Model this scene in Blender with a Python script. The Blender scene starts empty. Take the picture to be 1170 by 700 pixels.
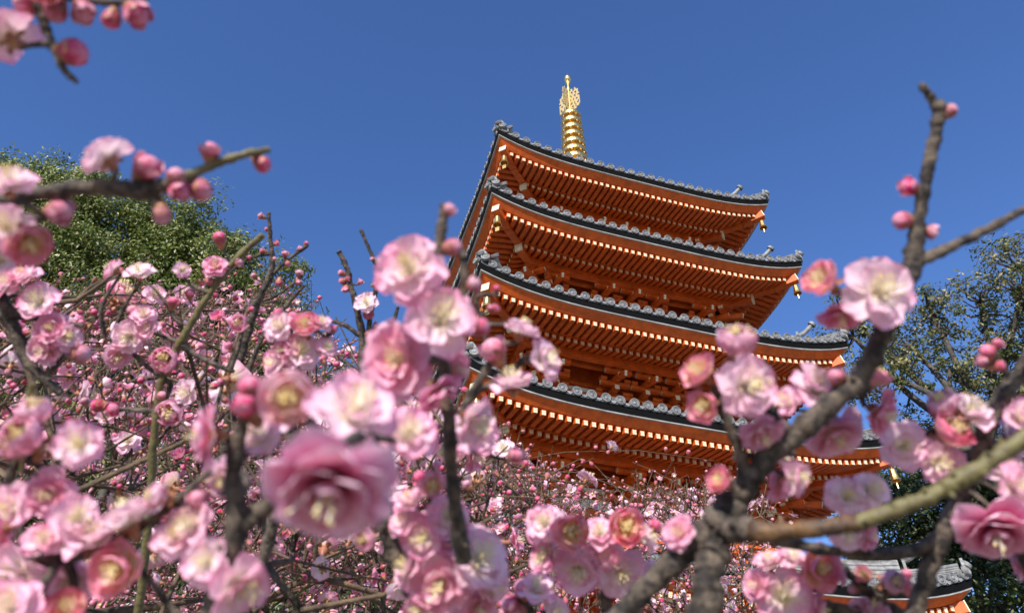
import bpy, math, random
import numpy as np
from mathutils import Matrix, Vector
random.seed(7)
rng = np.random.default_rng(11)
C = bpy.context.scene.collection
PI = math.pi

# ------------------------------------------------------------------ camera
PITCH, ROLL, FPX = 0.67738, -0.00704, 869.13
EYE = np.array([0.0, 0.0, 1.6])
cd = bpy.data.cameras.new('camera'); cam = bpy.data.objects.new('camera', cd); C.objects.link(cam)
cd.sensor_width = 36; cd.lens = 36 * FPX / 1170
cd.clip_start = 0.01; cd.clip_end = 2000
M = Matrix.Rotation(PI/2 + PITCH, 4, 'X') @ Matrix.Rotation(ROLL, 4, 'Z'); M.translation = Vector(EYE)
cam.matrix_world = M
cd.dof.use_dof = True; cd.dof.focus_distance = 3.2; cd.dof.aperture_fstop = 11.0; cd.dof.aperture_blades = 7
bpy.context.scene.camera = cam

# ------------------------------------------------------------------ sky and sun
SUN_EL, SUN_AZ = math.radians(29), math.radians(-163)      # azimuth clockwise from +Y: behind the camera, a little left
w = bpy.data.worlds.new('World'); bpy.context.scene.world = w; w.use_nodes = True
nt = w.node_tree; bg = nt.nodes['Background']
sky = nt.nodes.new('ShaderNodeTexSky'); sky.sky_type = 'NISHITA'; sky.sun_disc = False
sky.sun_elevation = SUN_EL; sky.sun_rotation = SUN_AZ; sky.air_density = 1.0; sky.dust_density = 0.0; sky.ozone_density = 4.0
hs = nt.nodes.new('ShaderNodeHueSaturation'); hs.inputs['Saturation'].default_value = 1.14; hs.inputs['Hue'].default_value = .512
nt.links.new(sky.outputs[0], hs.inputs['Color']); nt.links.new(hs.outputs[0], bg.inputs[0]); bg.inputs[1].default_value = 0.15
sl = bpy.data.lights.new('sun', 'SUN'); sl.energy = 5.0; sl.angle = math.radians(0.53); sl.color = (1, .955, .88)
so = bpy.data.objects.new('sun', sl); C.objects.link(so)
sd = Vector((math.sin(SUN_AZ)*math.cos(SUN_EL), math.cos(SUN_AZ)*math.cos(SUN_EL), math.sin(SUN_EL)))
so.rotation_euler = sd.to_track_quat('Z', 'Y').to_euler()
vs = bpy.context.scene.view_settings
vs.view_transform = 'Standard'; vs.look = 'None'; vs.gamma = 1; vs.exposure = 0.47; vs.use_curve_mapping = False

CP, SP = math.cos(PITCH), math.sin(PITCH)
FW = np.array([0, CP, SP]); UP = np.array([0, -SP, CP]); RT = np.array([1.0, 0, 0])
def at(x, y, D):
    u, v = x - 585.0, y - 350.0
    c, s = math.cos(-ROLL), math.sin(-ROLL)
    u, v = c*u - s*v, s*u + c*v
    return EYE + D*(FW + RT*u/FPX - UP*v/FPX)
def pix(P):
    q = np.atleast_2d(P) - EYE
    F = q @ FW; F = np.where(F < .02, .02, F)
    return 585 + FPX*(q @ RT)/F, 350 - FPX*(q @ UP)/F, q @ FW
def camdir(tx, ty, tz):
    d = RT*tx + UP*ty - FW*tz
    return d/np.linalg.norm(d)

# ------------------------------------------------------------------ mesh collector
class MB:
    def __init__(s): s.V = []; s.F = []; s.A = []; s.MI = []; s.n = 0
    def add(s, V, F, a=None, mi=0):
        V = np.asarray(V, float).reshape(-1, 3); F = np.asarray(F, int)
        if F.shape[1] == 3: F = np.hstack([F, -np.ones((len(F), 1), int)])
        s.F.append(np.where(F >= 0, F + s.n, -1)); s.V.append(V); s.n += len(V)
        s.A.append(np.zeros(len(V)) if a is None else np.broadcast_to(np.asarray(a, float), (len(V),)))
        s.MI.append(np.broadcast_to(np.asarray(mi), (len(F),)).copy()); return s
    def arrays(s):
        return np.vstack(s.V), np.vstack(s.F), np.concatenate(s.A), np.concatenate(s.MI)
    def mesh(s, name, mats, smooth=True):
        V, F, A, MI = s.arrays()
        me = bpy.data.meshes.new(name)
        tri = F[:, 3] < 0; cnt = np.where(tri, 3, 4)
        loops = F.ravel()[F.ravel() >= 0]
        me.vertices.add(len(V)); me.vertices.foreach_set('co', V.ravel())
        me.loops.add(len(loops)); me.loops.foreach_set('vertex_index', loops)
        me.polygons.add(len(F)); me.polygons.foreach_set('loop_start', np.concatenate([[0], np.cumsum(cnt)[:-1]]).astype(np.int32))
        me.polygons.foreach_set('material_index', MI.astype(np.int32))
        me.polygons.foreach_set('use_smooth', np.full(len(F), smooth))
        at_ = me.attributes.new('rad', 'FLOAT', 'POINT'); at_.data.foreach_set('value', A.astype(np.float32))
        for m in (mats if isinstance(mats, (list, tuple)) else [mats]): me.materials.append(m)
        me.update(calc_edges=True); return me
    def obj(s, name, mats, parent=None, smooth=False):
        o = bpy.data.objects.new(name, s.mesh(name, mats, smooth)); C.objects.link(o)
        if parent: o.parent = parent
        return o
    def place(s, other, Ms, Ts):           # other.arrays() copied by matrices (k,3,3) and offsets (k,3)
        V, F, A, MI = other; k = len(Ts); n = len(V)
        VV = np.einsum('kij,nj->kni', Ms, V) + Ts[:, None, :]
        FF = F[None] + (np.arange(k)*n)[:, None, None]; FF = np.where(F[None] < 0, -1, FF)
        s.F.append(np.where(FF.reshape(-1, 4) >= 0, FF.reshape(-1, 4) + s.n, -1)); s.V.append(VV.reshape(-1, 3)); s.n += k*n
        s.A.append(np.tile(A, k)); s.MI.append(np.tile(MI, k))
BOXF = np.array([[0,3,2,1],[4,5,6,7],[0,1,5,4],[1,2,6,5],[2,3,7,6],[3,0,4,7]])
def box(mb, x0, x1, y0, y1, z0, z1, mi=0):
    mb.add([(x0,y0,z0),(x1,y0,z0),(x1,y1,z0),(x0,y1,z0),(x0,y0,z1),(x1,y0,z1),(x1,y1,z1),(x0,y1,z1)], BOXF, None, mi)
def beam(mb, p, q, w_, h_, mi=0, up=(0,0,1)):
    p, q = np.array(p, float), np.array(q, float); d = q-p; d /= np.linalg.norm(d)
    r = np.cross(d, up); r /= np.linalg.norm(r); u = np.cross(r, d); r = r*w_/2; u = u*h_/2
    mb.add([p-r-u, p+r-u, q+r-u, q-r-u, p-r+u, p+r+u, q+r+u, q-r+u], BOXF, None, mi)
def grid_faces(nu, nv, wrap=False):
    a = np.arange(nu-1)[:, None]; m = nv if wrap else nv-1; b = np.arange(m)[None]
    b1 = (b+1) % nv
    return np.stack([a*nv+b+0*a, a*nv+b1+0*a, (a+1)*nv+b1, (a+1)*nv+b], -1).reshape(-1, 4)
def tube(mb, P, R, sides=6, a=0.0, mi=0, cap=True, bump=0.0):
    P = np.asarray(P, float); n = len(P); R = np.broadcast_to(np.asarray(R, float), (n,))
    T = np.gradient(P, axis=0); T /= np.linalg.norm(T, axis=1)[:, None] + 1e-12
    ref = np.array([.31, .17, .93]); 
    if abs(T[0] @ ref) > .95: ref = np.array([1., 0, 0])
    N = ref - (T @ ref)[:, None]*T; N /= np.linalg.norm(N, axis=1)[:, None] + 1e-12
    B = np.cross(T, N); th = np.arange(sides)*2*PI/sides
    rr = R[:, None] * (1 + (bump*(rng.random((n, sides))-.5) if bump else 0))
    V = P[:, None] + rr[..., None]*(np.cos(th)[None, :, None]*N[:, None] + np.sin(th)[None, :, None]*B[:, None])
    mb.add(V.reshape(-1, 3), grid_faces(n, sides, True), a, mi)
    if cap:
        for i, sgn in ((0, -1), (n-1, 1)):
            b = i*sides; V0 = V[i]; c = P[i] + T[i]*sgn*R[i]*.35
            F = [[k, (k+1) % sides, sides] if sgn > 0 else [(k+1) % sides, k, sides] for k in range(sides)]
            mb.add(np.vstack([V0, c]), F, a, mi)
def lathe(mb, prof, n=20, c=(0,0,0), mi=0):
    prof = np.array(prof, float); th = np.arange(n)*2*PI/n
    V = np.stack([prof[:, 0:1]*np.cos(th), prof[:, 0:1]*np.sin(th), np.repeat(prof[:, 1:2], n, 1)], -1) + np.array(c)
    mb.add(V.reshape(-1, 3), grid_faces(len(prof), n, True), 0, mi)
def frame_to(d, spin=0.0):                # matrix whose z column is d
    d = np.asarray(d, float); d = d/np.linalg.norm(d)
    r = np.cross([0.3, .2, 1.0] if abs(d[2]) < .9 else [1., 0, 0], d); r /= np.linalg.norm(r); u = np.cross(d, r)
    c, s = math.cos(spin), math.sin(spin)
    return np.stack([c*r+s*u, -s*r+c*u, d], 1)
def catmull(P, k=6):
    P = np.asarray(P, float); out = []
    Q = np.vstack([2*P[0]-P[1], P, 2*P[-1]-P[-2]])
    for i in range(1, len(Q)-2):
        for t in np.arange(k)/k:
            out.append(.5*((2*Q[i]) + (-Q[i-1]+Q[i+1])*t + (2*Q[i-1]-5*Q[i]+4*Q[i+1]-Q[i+2])*t*t + (-Q[i-1]+3*Q[i]-3*Q[i+1]+Q[i+2])*t**3))
    out.append(P[-1]); return np.array(out)

def tag(o, label=None, cat=None, group=None, kind=None):
    if label: o['label'] = label
    if cat: o['category'] = cat
    if group: o['group'] = group
    if kind: o['kind'] = kind
    return o
def empty(name, loc, rz=0, parent=None):
    o = bpy.data.objects.new(name, None); C.objects.link(o); o.location = loc; o.rotation_euler = (0, 0, rz); o.empty_display_size = .2
    if parent: o.parent = parent
    return o
def inst(name, me, parent, Mx=None, T=(0,0,0)):
    o = bpy.data.objects.new(name, me); C.objects.link(o)
    if parent: o.parent = parent
    if Mx is not None: o.matrix_local = Matrix.Translation(Vector(T)) @ Matrix([list(r) for r in Mx]).to_4x4()
    else: o.location = T
    return o

# ------------------------------------------------------------------ materials
def mat(name, col, rough=.6, metal=0.0, ramp=(.35, .65), var=0.0, vscale=6.0, col2=None, bump=0.0, bscale=30.0, coat=0.0, spec=.5):
    m = bpy.data.materials.new(name); m.use_nodes = True; n = m.node_tree; b = n.nodes['Principled BSDF']
    b.inputs['Roughness'].default_value = rough; b.inputs['Metallic'].default_value = metal
    b.inputs['Specular IOR Level'].default_value = spec
    b.inputs['Base Color'].default_value = (*col, 1)
    if var or col2:
        tc = n.nodes.new('ShaderNodeTexCoord'); no = n.nodes.new('ShaderNodeTexNoise'); no.inputs['Scale'].default_value = vscale
        no.inputs['Detail'].default_value = 6; no.inputs['Roughness'].default_value = .65
        n.links.new(tc.outputs['Object'], no.inputs['Vector'])
        r = n.nodes.new('ShaderNodeValToRGB'); r.color_ramp.elements[0].position = ramp[0]; r.color_ramp.elements[1].position = ramp[1]
        c2 = col2 or tuple(min(1, c*(1+var)) for c in col); c1 = tuple(c*(1-var) for c in col) if not col2 else col
        r.color_ramp.elements[0].color = (*c1, 1); r.color_ramp.elements[1].color = (*c2, 1)
        n.links.new(no.outputs['Fac'], r.inputs[0]); n.links.new(r.outputs[0], b.inputs['Base Color'])
    if bump:
        tc = n.nodes.new('ShaderNodeTexCoord'); nb = n.nodes.new('ShaderNodeTexNoise'); nb.inputs['Scale'].default_value = bscale; nb.inputs['Detail'].default_value = 5
        n.links.new(tc.outputs['Object'], nb.inputs['Vector'])
        bp = n.nodes.new('ShaderNodeBump'); bp.inputs['Strength'].default_value = bump; bp.inputs['Distance'].default_value = .6/bscale
        n.links.new(nb.outputs['Fac'], bp.inputs['Height']); n.links.new(bp.outputs[0], b.inputs['Normal'])
    return m
MT = dict(
    verm=mat('vermilion_paint', (.56, .092, .003), .6, var=.24, vscale=5, ramp=(.38, .66), bump=.15, bscale=25),
    vermd=mat('vermilion_rafter_paint', (.56, .092, .003), .6, var=.24, vscale=6, ramp=(.38, .66)),
    cream=mat('cream_end_paint', (.70, .60, .41), .5, var=.15, vscale=9),
    tile=mat('grey_roof_tile', (.15, .15, .155), .65, var=.35, vscale=3.2, bump=.2, bscale=40),
    disc=mat('pale_eave_tile', (.20, .197, .193), .6, var=.4, vscale=9),
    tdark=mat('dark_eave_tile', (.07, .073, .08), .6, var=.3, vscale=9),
    black=mat('black_eave_board', (.004, .004, .004), .8, var=.2, vscale=4, spec=.08),
    white=mat('weathered_white_board', (.30, .285, .265), .6, var=.3, vscale=3),
    plaster=mat('white_plaster', (.75, .73, .68), .8, var=.05),
    gold=mat('gilt_bronze', (.90, .62, .22), .36, metal=1.0, var=.1, vscale=8),
    stone=mat('pale_stone', (.36, .34, .31), .8, var=.2, vscale=2, bump=.3, bscale=12),
    bark=mat('plum_bark', (.024, .018, .015), .85, vscale=150, col2=(.135, .10, .072), bump=1.0, bscale=420, ramp=(.42, .60)),
    barkd=mat('dark_plum_bark', (.030, .019, .012), .9, vscale=30, col2=(.16, .105, .06), bump=.8, bscale=120),
    shoot=mat('green_shoot', (.07, .05, .02), .6, vscale=110, col2=(.15, .125, .045), bump=.5, bscale=300, ramp=(.3, .55)),
    shootb=mat('red_brown_shoot', (.05, .028, .016), .65, vscale=120, col2=(.17, .085, .03), bump=.6, bscale=300, ramp=(.38, .6)),
    trunk=mat('tree_bark', (.035, .028, .022), .9, vscale=5, col2=(.10, .085, .07), bump=.6, bscale=20),
    anther=mat('yellow_anther', (.84, .66, .26), .6, var=.2, vscale=300),
    lattice=mat('gilt_lattice', (.46, .34, .15), .6, metal=.2),
    filament=mat('white_filament', (.92, .86, .70), .5),
    calyx=mat('red_brown_calyx', (.24, .06, .045), .5, vscale=200, col2=(.42, .20, .09)),
    ground=mat('trampled_soil', (.16, .125, .09), .95, vscale=1.4, col2=(.30, .26, .20), bump=.5, bscale=18),
    gravel=mat('pale_gravel', (.34, .32, .29), .95, var=.25, vscale=12, bump=.7, bscale=60),
)
def petal_mat(name, stops, trans=.36, noise=.20):
    m = bpy.data.materials.new(name); m.use_nodes = True; n = m.node_tree; b = n.nodes['Principled BSDF']; out = n.nodes['Material Output']
    A = n.nodes.new('ShaderNodeAttribute'); A.attribute_name = 'rad'
    geo = n.nodes.new('ShaderNodeNewGeometry'); no = n.nodes.new('ShaderNodeTexNoise'); no.inputs['Scale'].default_value = 45; no.inputs['Detail'].default_value = 4
    n.links.new(geo.outputs['Position'], no.inputs['Vector'])
    ma = n.nodes.new('ShaderNodeMath'); ma.operation = 'MULTIPLY_ADD'; ma.inputs[1].default_value = noise*2; ma.inputs[2].default_value = -noise
    n.links.new(no.outputs['Fac'], ma.inputs[0])
    ad = n.nodes.new('ShaderNodeMath'); n.links.new(A.outputs['Fac'], ad.inputs[0]); n.links.new(ma.outputs[0], ad.inputs[1])
    r = n.nodes.new('ShaderNodeValToRGB'); cr = r.color_ramp
    while len(cr.elements) < len(stops): cr.elements.new(.5)
    for e, (p, c) in zip(cr.elements, stops): e.position = p; e.color = (*c, 1)
    n.links.new(ad.outputs[0], r.inputs[0])
    n2 = n.nodes.new('ShaderNodeTexNoise'); n2.inputs['Scale'].default_value = 18; n2.inputs['Detail'].default_value = 3
    n.links.new(geo.outputs['Position'], n2.inputs['Vector'])
    oi = n.nodes.new('ShaderNodeObjectInfo')
    h = n.nodes.new('ShaderNodeHueSaturation')
    a2 = n.nodes.new('ShaderNodeMath'); a2.operation = 'ADD'; n.links.new(n2.outputs['Fac'], a2.inputs[0]); n.links.new(oi.outputs['Random'], a2.inputs[1])
    mr = n.nodes.new('ShaderNodeMapRange'); mr.inputs['From Min'].default_value = .3; mr.inputs['From Max'].default_value = 1.5; mr.inputs['To Min'].default_value = .70; mr.inputs['To Max'].default_value = 1.2
    n.links.new(a2.outputs[0], mr.inputs['Value']); n.links.new(mr.outputs[0], h.inputs['Saturation'])
    n.links.new(r.outputs[0], h.inputs['Color'])
    n.links.new(h.outputs[0], b.inputs['Base Color']); b.inputs['Roughness'].default_value = .55; b.inputs['Specular IOR Level'].default_value = .3
    b.inputs['Sheen Weight'].default_value = .1
    nb = n.nodes.new('ShaderNodeTexNoise'); nb.inputs['Scale'].default_value = 420; nb.inputs['Detail'].default_value = 3; n.links.new(geo.outputs['Position'], nb.inputs['Vector'])
    bp = n.nodes.new('ShaderNodeBump'); bp.inputs['Strength'].default_value = .55; bp.inputs['Distance'].default_value = .0012; n.links.new(nb.outputs['Fac'], bp.inputs['Height']); n.links.new(bp.outputs[0], b.inputs['Normal'])
    t = n.nodes.new('ShaderNodeBsdfTranslucent'); n.links.new(h.outputs[0], t.inputs['Color'])
    mx = n.nodes.new('ShaderNodeMixShader'); mx.inputs[0].default_value = trans
    n.links.new(b.outputs[0], mx.inputs[1]); n.links.new(t.outputs[0], mx.inputs[2]); n.links.new(mx.outputs[0], out.inputs['Surface'])
    return m
MT['petal'] = petal_mat('pale_pink_petal', [(0, (.70, .55, .25)), (.18, (.93, .84, .72)), (.45, (.95, .75, .80)), (.78, (.93, .58, .70)), (1, (.87, .34, .51))])
MT['petal_deep'] = petal_mat('deep_pink_petal', [(0, (.75, .52, .20)), (.2, (.86, .56, .50)), (.5, (.80, .30, .44)), (.8, (.87, .42, .56)), (1, (.92, .62, .72))])
MT['petal_rose'] = petal_mat('rose_heart_petal', [(0, (.40, .05, .13)), (.35, (.62, .12, .26)), (.7, (.86, .42, .56)), (1, (.93, .66, .76))])
MT['petal_cup'] = petal_mat('salmon_cup_petal', [(0, (.85, .62, .22)), (.3, (.92, .68, .42)), (.6, (.90, .52, .52)), (.85, (.86, .30, .42)), (1, (.88, .44, .54))])
MT['budpink'] = petal_mat('rose_bud_petal', [(0, (.30, .05, .07)), (.5, (.62, .12, .22)), (1, (.88, .48, .56))], .2, .14)
def leaf_mat(name, stops, trans=.3, rough=.42):
    m = bpy.data.materials.new(name); m.use_nodes = True; n = m.node_tree; b = n.nodes['Principled BSDF']; out = n.nodes['Material Output']
    A = n.nodes.new('ShaderNodeAttribute'); A.attribute_name = 'rad'
    r = n.nodes.new('ShaderNodeValToRGB'); cr = r.color_ramp
    while len(cr.elements) < len(stops): cr.elements.new(.5)
    for e, (p, c) in zip(cr.elements, stops): e.position = p; e.color = (*c, 1)
    n.links.new(A.outputs['Fac'], r.inputs[0]); n.links.new(r.outputs[0], b.inputs['Base Color']); b.inputs['Roughness'].default_value = rough
    t = n.nodes.new('ShaderNodeBsdfTranslucent'); n.links.new(r.outputs[0], t.inputs['Color'])
    mx = n.nodes.new('ShaderNodeMixShader'); mx.inputs[0].default_value = trans
    n.links.new(b.outputs[0], mx.inputs[1]); n.links.new(t.outputs[0], mx.inputs[2]); n.links.new(mx.outputs[0], out.inputs['Surface'])
    return m
MT['leaf_a'] = leaf_mat('bright_evergreen_leaf', [(0, (.065, .095, .014)), (.5, (.17, .21, .045)), (.85, (.30, .32, .09)), (1, (.45, .43, .20))])
MT['leaf_b'] = leaf_mat('olive_leaf', [(0, (.05, .065, .014)), (.5, (.14, .155, .04)), (.85, (.25, .235, .08)), (1, (.38, .30, .14))])
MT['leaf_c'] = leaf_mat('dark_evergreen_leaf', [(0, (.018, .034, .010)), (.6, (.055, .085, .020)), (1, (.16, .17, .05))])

# ------------------------------------------------------------------ ground
g = MB(); n_ = 60; xs = np.sign(np.linspace(-1, 1, n_))*np.abs(np.linspace(-1, 1, n_))**3*900
X, Y = np.meshgrid(xs, xs, indexing='ij'); Z = .05*np.sin(X*.7)*np.cos(Y*.6)*np.exp(-((X**2+(Y-17)**2)/4000)) - .06
g.add(np.stack([X, Y, Z], -1).reshape(-1, 3), grid_faces(n_, n_))
tag(g.obj('ground', MT['ground'], smooth=True), kind='structure')
g = MB(); box(g, -7, 12, 8.2, 27, -.2, .03); tag(g.obj('gravel_court', MT['gravel']), kind='structure')

# ------------------------------------------------------------------ pagoda
HT = {1: 4.55, 2: 7.63, 3: 10.25, 4: 12.96, 5: 15.45}; EA = {1: 5.0, 2: 4.76, 3: 4.53, 4: 4.24, 5: 4.0}; WB = {1: 2.8, 2: 2.5, 3: 2.25, 4: 2.05, 5: 1.9}
RISE = .46
pag = empty('five_storey_pagoda', (2.211, 17.434, 0), .32107)
tag(pag, 'vermilion five-storey pagoda with grey tiled roofs and a golden spire', 'pagoda')
def rot4(f):                              # f(mb, R) for the four faces; rotate the vertices about z
    pass
class FaceMB(MB):                         # points given as (s, out, z); copied to four faces on output
    def quad(s):
        out = MB(); V, F, A, MI = s.arrays()
        W = np.stack([V[:, 0], -V[:, 1], V[:, 2]], 1); F2 = np.where(F[:, 3:4] < 0, np.hstack([F[:, 2::-1], F[:, 3:4]]), F[:, ::-1])
        Rs = []
        for k in range(4):
            c, q = round(math.cos(k*PI/2)), round(math.sin(k*PI/2)); Rs.append([[c, -q, 0], [q, c, 0], [0, 0, 1]])
        out.place((W, F2, A, MI), np.array(Rs, float), np.zeros((4, 3))); return out
def strip(mb, a, z0, prof, closed=True, ns=33, mi=0):
    sg = np.linspace(-1, 1, ns); P = []
    for (i, z) in prof:
        s = sg*(a-i); P.append(np.stack([s, np.full(ns, a-i), z0 + z + RISE*(np.abs(s)/a)**4], 1))
    V = np.array(P); m = len(prof)
    F = grid_faces(m, ns)
    if closed:
        b = np.arange(ns-1); F = np.vstack([F, np.stack([(m-1)*ns+b, (m-1)*ns+b+1, b+1, b], 1)])
    mb.add(V.reshape(-1, 3), F, None, mi)
def fbox(mb, s0, s1, o0, o1, z0, z1, mi=0): box(mb, s0, s1, o0, o1, z0, z1, mi)
disc = MB()                               # round eave-tile end facing -y (out)
th = np.linspace(0, 2*PI, 17)[:-1]
rings = [(.0, .018), (.022, .016), (.034, .004), (.050, .004), (.056, .012), (.066, .012), (.069, .002), (.076, .002), (.080, .020), (.094, .020), (.098, .0), (.098, -.05)]
lathe(disc, [(r, y) for r, y in rings], 16)
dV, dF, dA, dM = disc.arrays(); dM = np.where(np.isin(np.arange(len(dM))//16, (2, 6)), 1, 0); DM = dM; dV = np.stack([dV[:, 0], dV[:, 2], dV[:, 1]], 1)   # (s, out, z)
for k in range(1, 6):
    a, b, z0 = EA[k], WB[k], HT[k] + 1.6
    bt = .32 if k == 5 else WB[k+1] + .12
    H = 2.55 if k == 5 else 1.05
    I = a - bt
    prof = lambda i: H*(.62*(i/I) + .38*(i/I)**2)
    # tiled top
    mb = FaceMB(); ins = np.linspace(0, I, 9); ns = 29
    V = []
    for i in ins:
        s = np.linspace(-1, 1, ns)*(a-i); V.append(np.stack([s, np.full(ns, a-i), z0 - .03 + prof(i) + RISE*(np.abs(s)/a)**4], 1))
    mb.add(np.array(V).reshape(-1, 3), grid_faces(9, ns))
    pitch = .2936; cols = (np.arange(60)-29.5)*pitch if k in (1, 3) else (np.arange(61)-30)*pitch
    cols = [c for c in cols if abs(c) < a-.10]
    arc = np.linspace(0, PI, 6)
    for s in cols:
        im = min(a-abs(s)-.02, I); nn = max(2, int(im/.3)+1); ii = np.linspace(-.01, im, nn); rz = RISE*(abs(s)/a)**4
        V = np.stack([s + .078*np.cos(arc)[None] + 0*ii[:, None], (a-ii)[:, None] + 0*arc[None], z0 + (prof(ii)+rz)[:, None] - .02 + .085*np.sin(arc)[None]], -1)
        mb.add(V.reshape(-1, 3), grid_faces(nn, 6))
    roof = mb.quad().obj('roof', MT['tile'], pag, smooth=True)
    # eave tile discs and drip tiles
    mb = FaceMB()
    for s in cols:
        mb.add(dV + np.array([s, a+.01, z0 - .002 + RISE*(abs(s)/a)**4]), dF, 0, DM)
        for sg_ in (0.5,):
            sc_ = s + pitch/2
            if sc_ < a-.12: zc_ = z0 - .055 + RISE*(abs(sc_)/a)**4; mb.add([(sc_-.062, a+.014, zc_+.015), (sc_+.062, a+.014, zc_+.015), (sc_+.045, a+.016, zc_-.025), (sc_, a+.018, zc_-.055), (sc_-.045, a+.016, zc_-.025)], [[0,1,2,-1],[0,2,3,-1],[0,3,4,-1]], 0)
    for s in np.arange(-a+.1, a-.1, .02936):
        pass
    ns = 12*int(2*a/pitch)
    s = np.linspace(-a+.02, a-.02, ns); ph = ((s-cols[0])/pitch) % 1.0; sag = .035*np.sin(PI*ph)
    rz = z0 + RISE*(np.abs(s)/a)**4
    V = np.stack([np.stack([s, np.full(ns, a-.015), rz-.0-sag*.8], 1), np.stack([s, np.full(ns, a+.0), rz-.075-sag], 1), np.stack([s, np.full(ns, a-.04), rz-.078-sag], 1)])
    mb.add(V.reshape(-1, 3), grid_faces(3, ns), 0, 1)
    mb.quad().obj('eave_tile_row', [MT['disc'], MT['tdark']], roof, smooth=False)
    mb = FaceMB(); strip(mb, a, z0, [(.02, -.06), (.02, -.25), (.12, -.25), (.12, -.06)]); mb.quad().obj('black_fascia', MT['black'], roof)
    mb = FaceMB(); strip(mb, a, z0, [(.03, -.25), (.03, -.28), (.15, -.28), (.15, -.25)]); mb.quad().obj('white_edge_board', MT['white'], roof)
    mb = FaceMB(); strip(mb, a, z0, [(.07, -.28), (.225, -.405), (.33, -.405), (.33, -.28)]); mb.quad().obj('eave_board', MT['verm'], roof)
    iw = a-b; zb = lambda i: -.475 + (i-.95)*.36; zf = lambda i: -.475 + (i-.25)*.17
    mb = FaceMB(); strip(mb, a, z0, [(.30, -.40), (.97, zf(.97)+.055)], False)
    strip(mb, a, z0, [(.97, zf(.97)+.05), (.97, zb(.97)+.065), (iw+.05, zb(iw+.05)+.065)], False)
    strip(mb, a, z0, [(.93, zb(.95)+.055), (1.04, zb(1.04)+.055), (1.04, zb(1.04)+.12), (.93, zb(.95)+.12)])
    mb.quad().obj('soffit', MT['vermd'], roof)
    # rafters
    rp = .1655; rs = (np.arange(80)-39.5)*rp; rs = rs[np.abs(rs) < a-.42]
    rowf, rowb = MB(), MB()
    for q in range(4):
        c, n = round(math.cos(q*PI/2)), round(math.sin(q*PI/2)); R3 = np.array([[c, -n, 0], [n, c, 0], [0, 0, 1.]])
        for s in rs:
            rz = z0 + RISE*(abs(s)/a)**4
            i1 = min(1.0, a-abs(s)-.02); m1 = MB()
            beam(m1, (s, -(a-.25), rz+zf(.25)), (s, -(a-i1), rz+zf(i1)), .098, .105)
            for dx in (-.019, .019):
                for dz in (-.028, .028): box(m1, s+dx-.0165, s+dx+.0165, -(a-.243), -(a-.2499), rz+zf(.25)+dz-.025, rz+zf(.25)+dz+.025, 1)
            if q == 0 and k in (2, 3): m1.obj('flying_rafter', [MT['vermd'], MT['cream']], roof)
            else: rowf.place(m1.arrays(), R3[None], np.zeros((1, 3)))
            if a-abs(s) > 1.02:
                i1 = min(iw+.04, a-abs(s)-.02); m1 = MB()
                beam(m1, (s, -(a-.95), rz+zb(.95)-.01), (s, -(a-i1), rz+zb(i1)-.01), .102, .115)
                for dx in (-.019, .019): box(m1, s+dx-.0165, s+dx+.0165, -(a-.942), -(a-.949), rz+zb(.95)-.062, rz+zb(.95)+.042, 1)
                if q == 0 and k in (2, 3): m1.obj('base_rafter', [MT['vermd'], MT['cream']], roof)
                else: rowb.place(m1.arrays(), R3[None], np.zeros((1, 3)))
    for m1, nm in ((rowf, 'flying_rafters'), (rowb, 'base_rafters')): m1.obj(nm, [MT['vermd'], MT['cream']], roof)['kind'] = 'stuff'
    # purlin
    mb = FaceMB(); zp = zb(1.42)-.075
    strip(mb, a, z0, [(1.34, zp), (1.34, zp-.17), (1.50, zp-.17), (1.50, zp)]); 
    strip(mb, a, z0, [(1.70, zp+.02), (1.70, zp-.12), (1.82, zp-.12), (1.82, zp+.02)]); mb.quad().obj('eave_purlin', MT['verm'], roof)
    # corner pieces
    r2 = 1/math.sqrt(2)
    for q in range(4):
        ang = -3*PI/4 + q*PI/2; dx, dy = math.cos(ang), math.sin(ang)
        def hp(o, z): return np.array([dx*o/r2, dy*o/r2, z])                     # o = out distance on both axes
        rr = lambda o: z0 + RISE*(o/a)**4
        cb = MB(); 
        pts = [(a-.17, -.54), (a-.6, -.48), (a-1.1, -.36), (b, zb(iw)-.05)]
        for (o1, za), (o2, zc) in zip(pts[:-1], pts[1:]): beam(cb, hp(o1, rr(o1)+za), hp(o2, rr(o2)+zc), .17, .20)
        pts = [(a-1.0, -.56), (a-1.5, -.42), (b, zb(iw)-.24)]
        for (o1, za), (o2, zc) in zip(pts[:-1], pts[1:]): beam(cb, hp(o1, rr(o1)+za), hp(o2, rr(o2)+zc), .18, .2)
        c1 = cb.obj('corner_beam', MT['verm'], roof)
        e1 = hp(a-.165, rr(a-.165)-.54); e0 = hp(a-.178, rr(a-.178)-.539)
        cc = MB(); beam(cc, e1, e0, .186, .216); cc.obj('corner_beam_cap', MT['cream'], roof); cc = MB()
        e1 = hp(a-.995, rr(a-.995)-.56); e0 = hp(a-1.03, rr(a-1.03)-.55); beam(cc, e1, e0, .19, .21); cc.obj('corner_beam_cap', MT['cream'], roof)
        # bell
        wb = MB(); p = hp(a-.24, rr(a-.24)-.64)
        lathe(wb, [(.004, 0), (.006, -.06)], 6, p); lathe(wb, [(.0, -.04), (.022, -.05), (.03, -.075), (.062, -.10), (.072, -.20), (.082, -.28), (.104, -.345), (.092, -.345), (.065, -.2), (.0, -.11)], 14, p)
        lathe(wb, [(.004, -.10), (.004, -.42)], 5, p); beam(wb, p + np.array([-.05*dy, .05*dx, -.47]), p + np.array([.05*dy, -.05*dx, -.47]), .012, .12)
        wb.obj('wind_bell', MT['gold'], roof, smooth=False)
        # hip ridge
        rg = MB()
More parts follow.
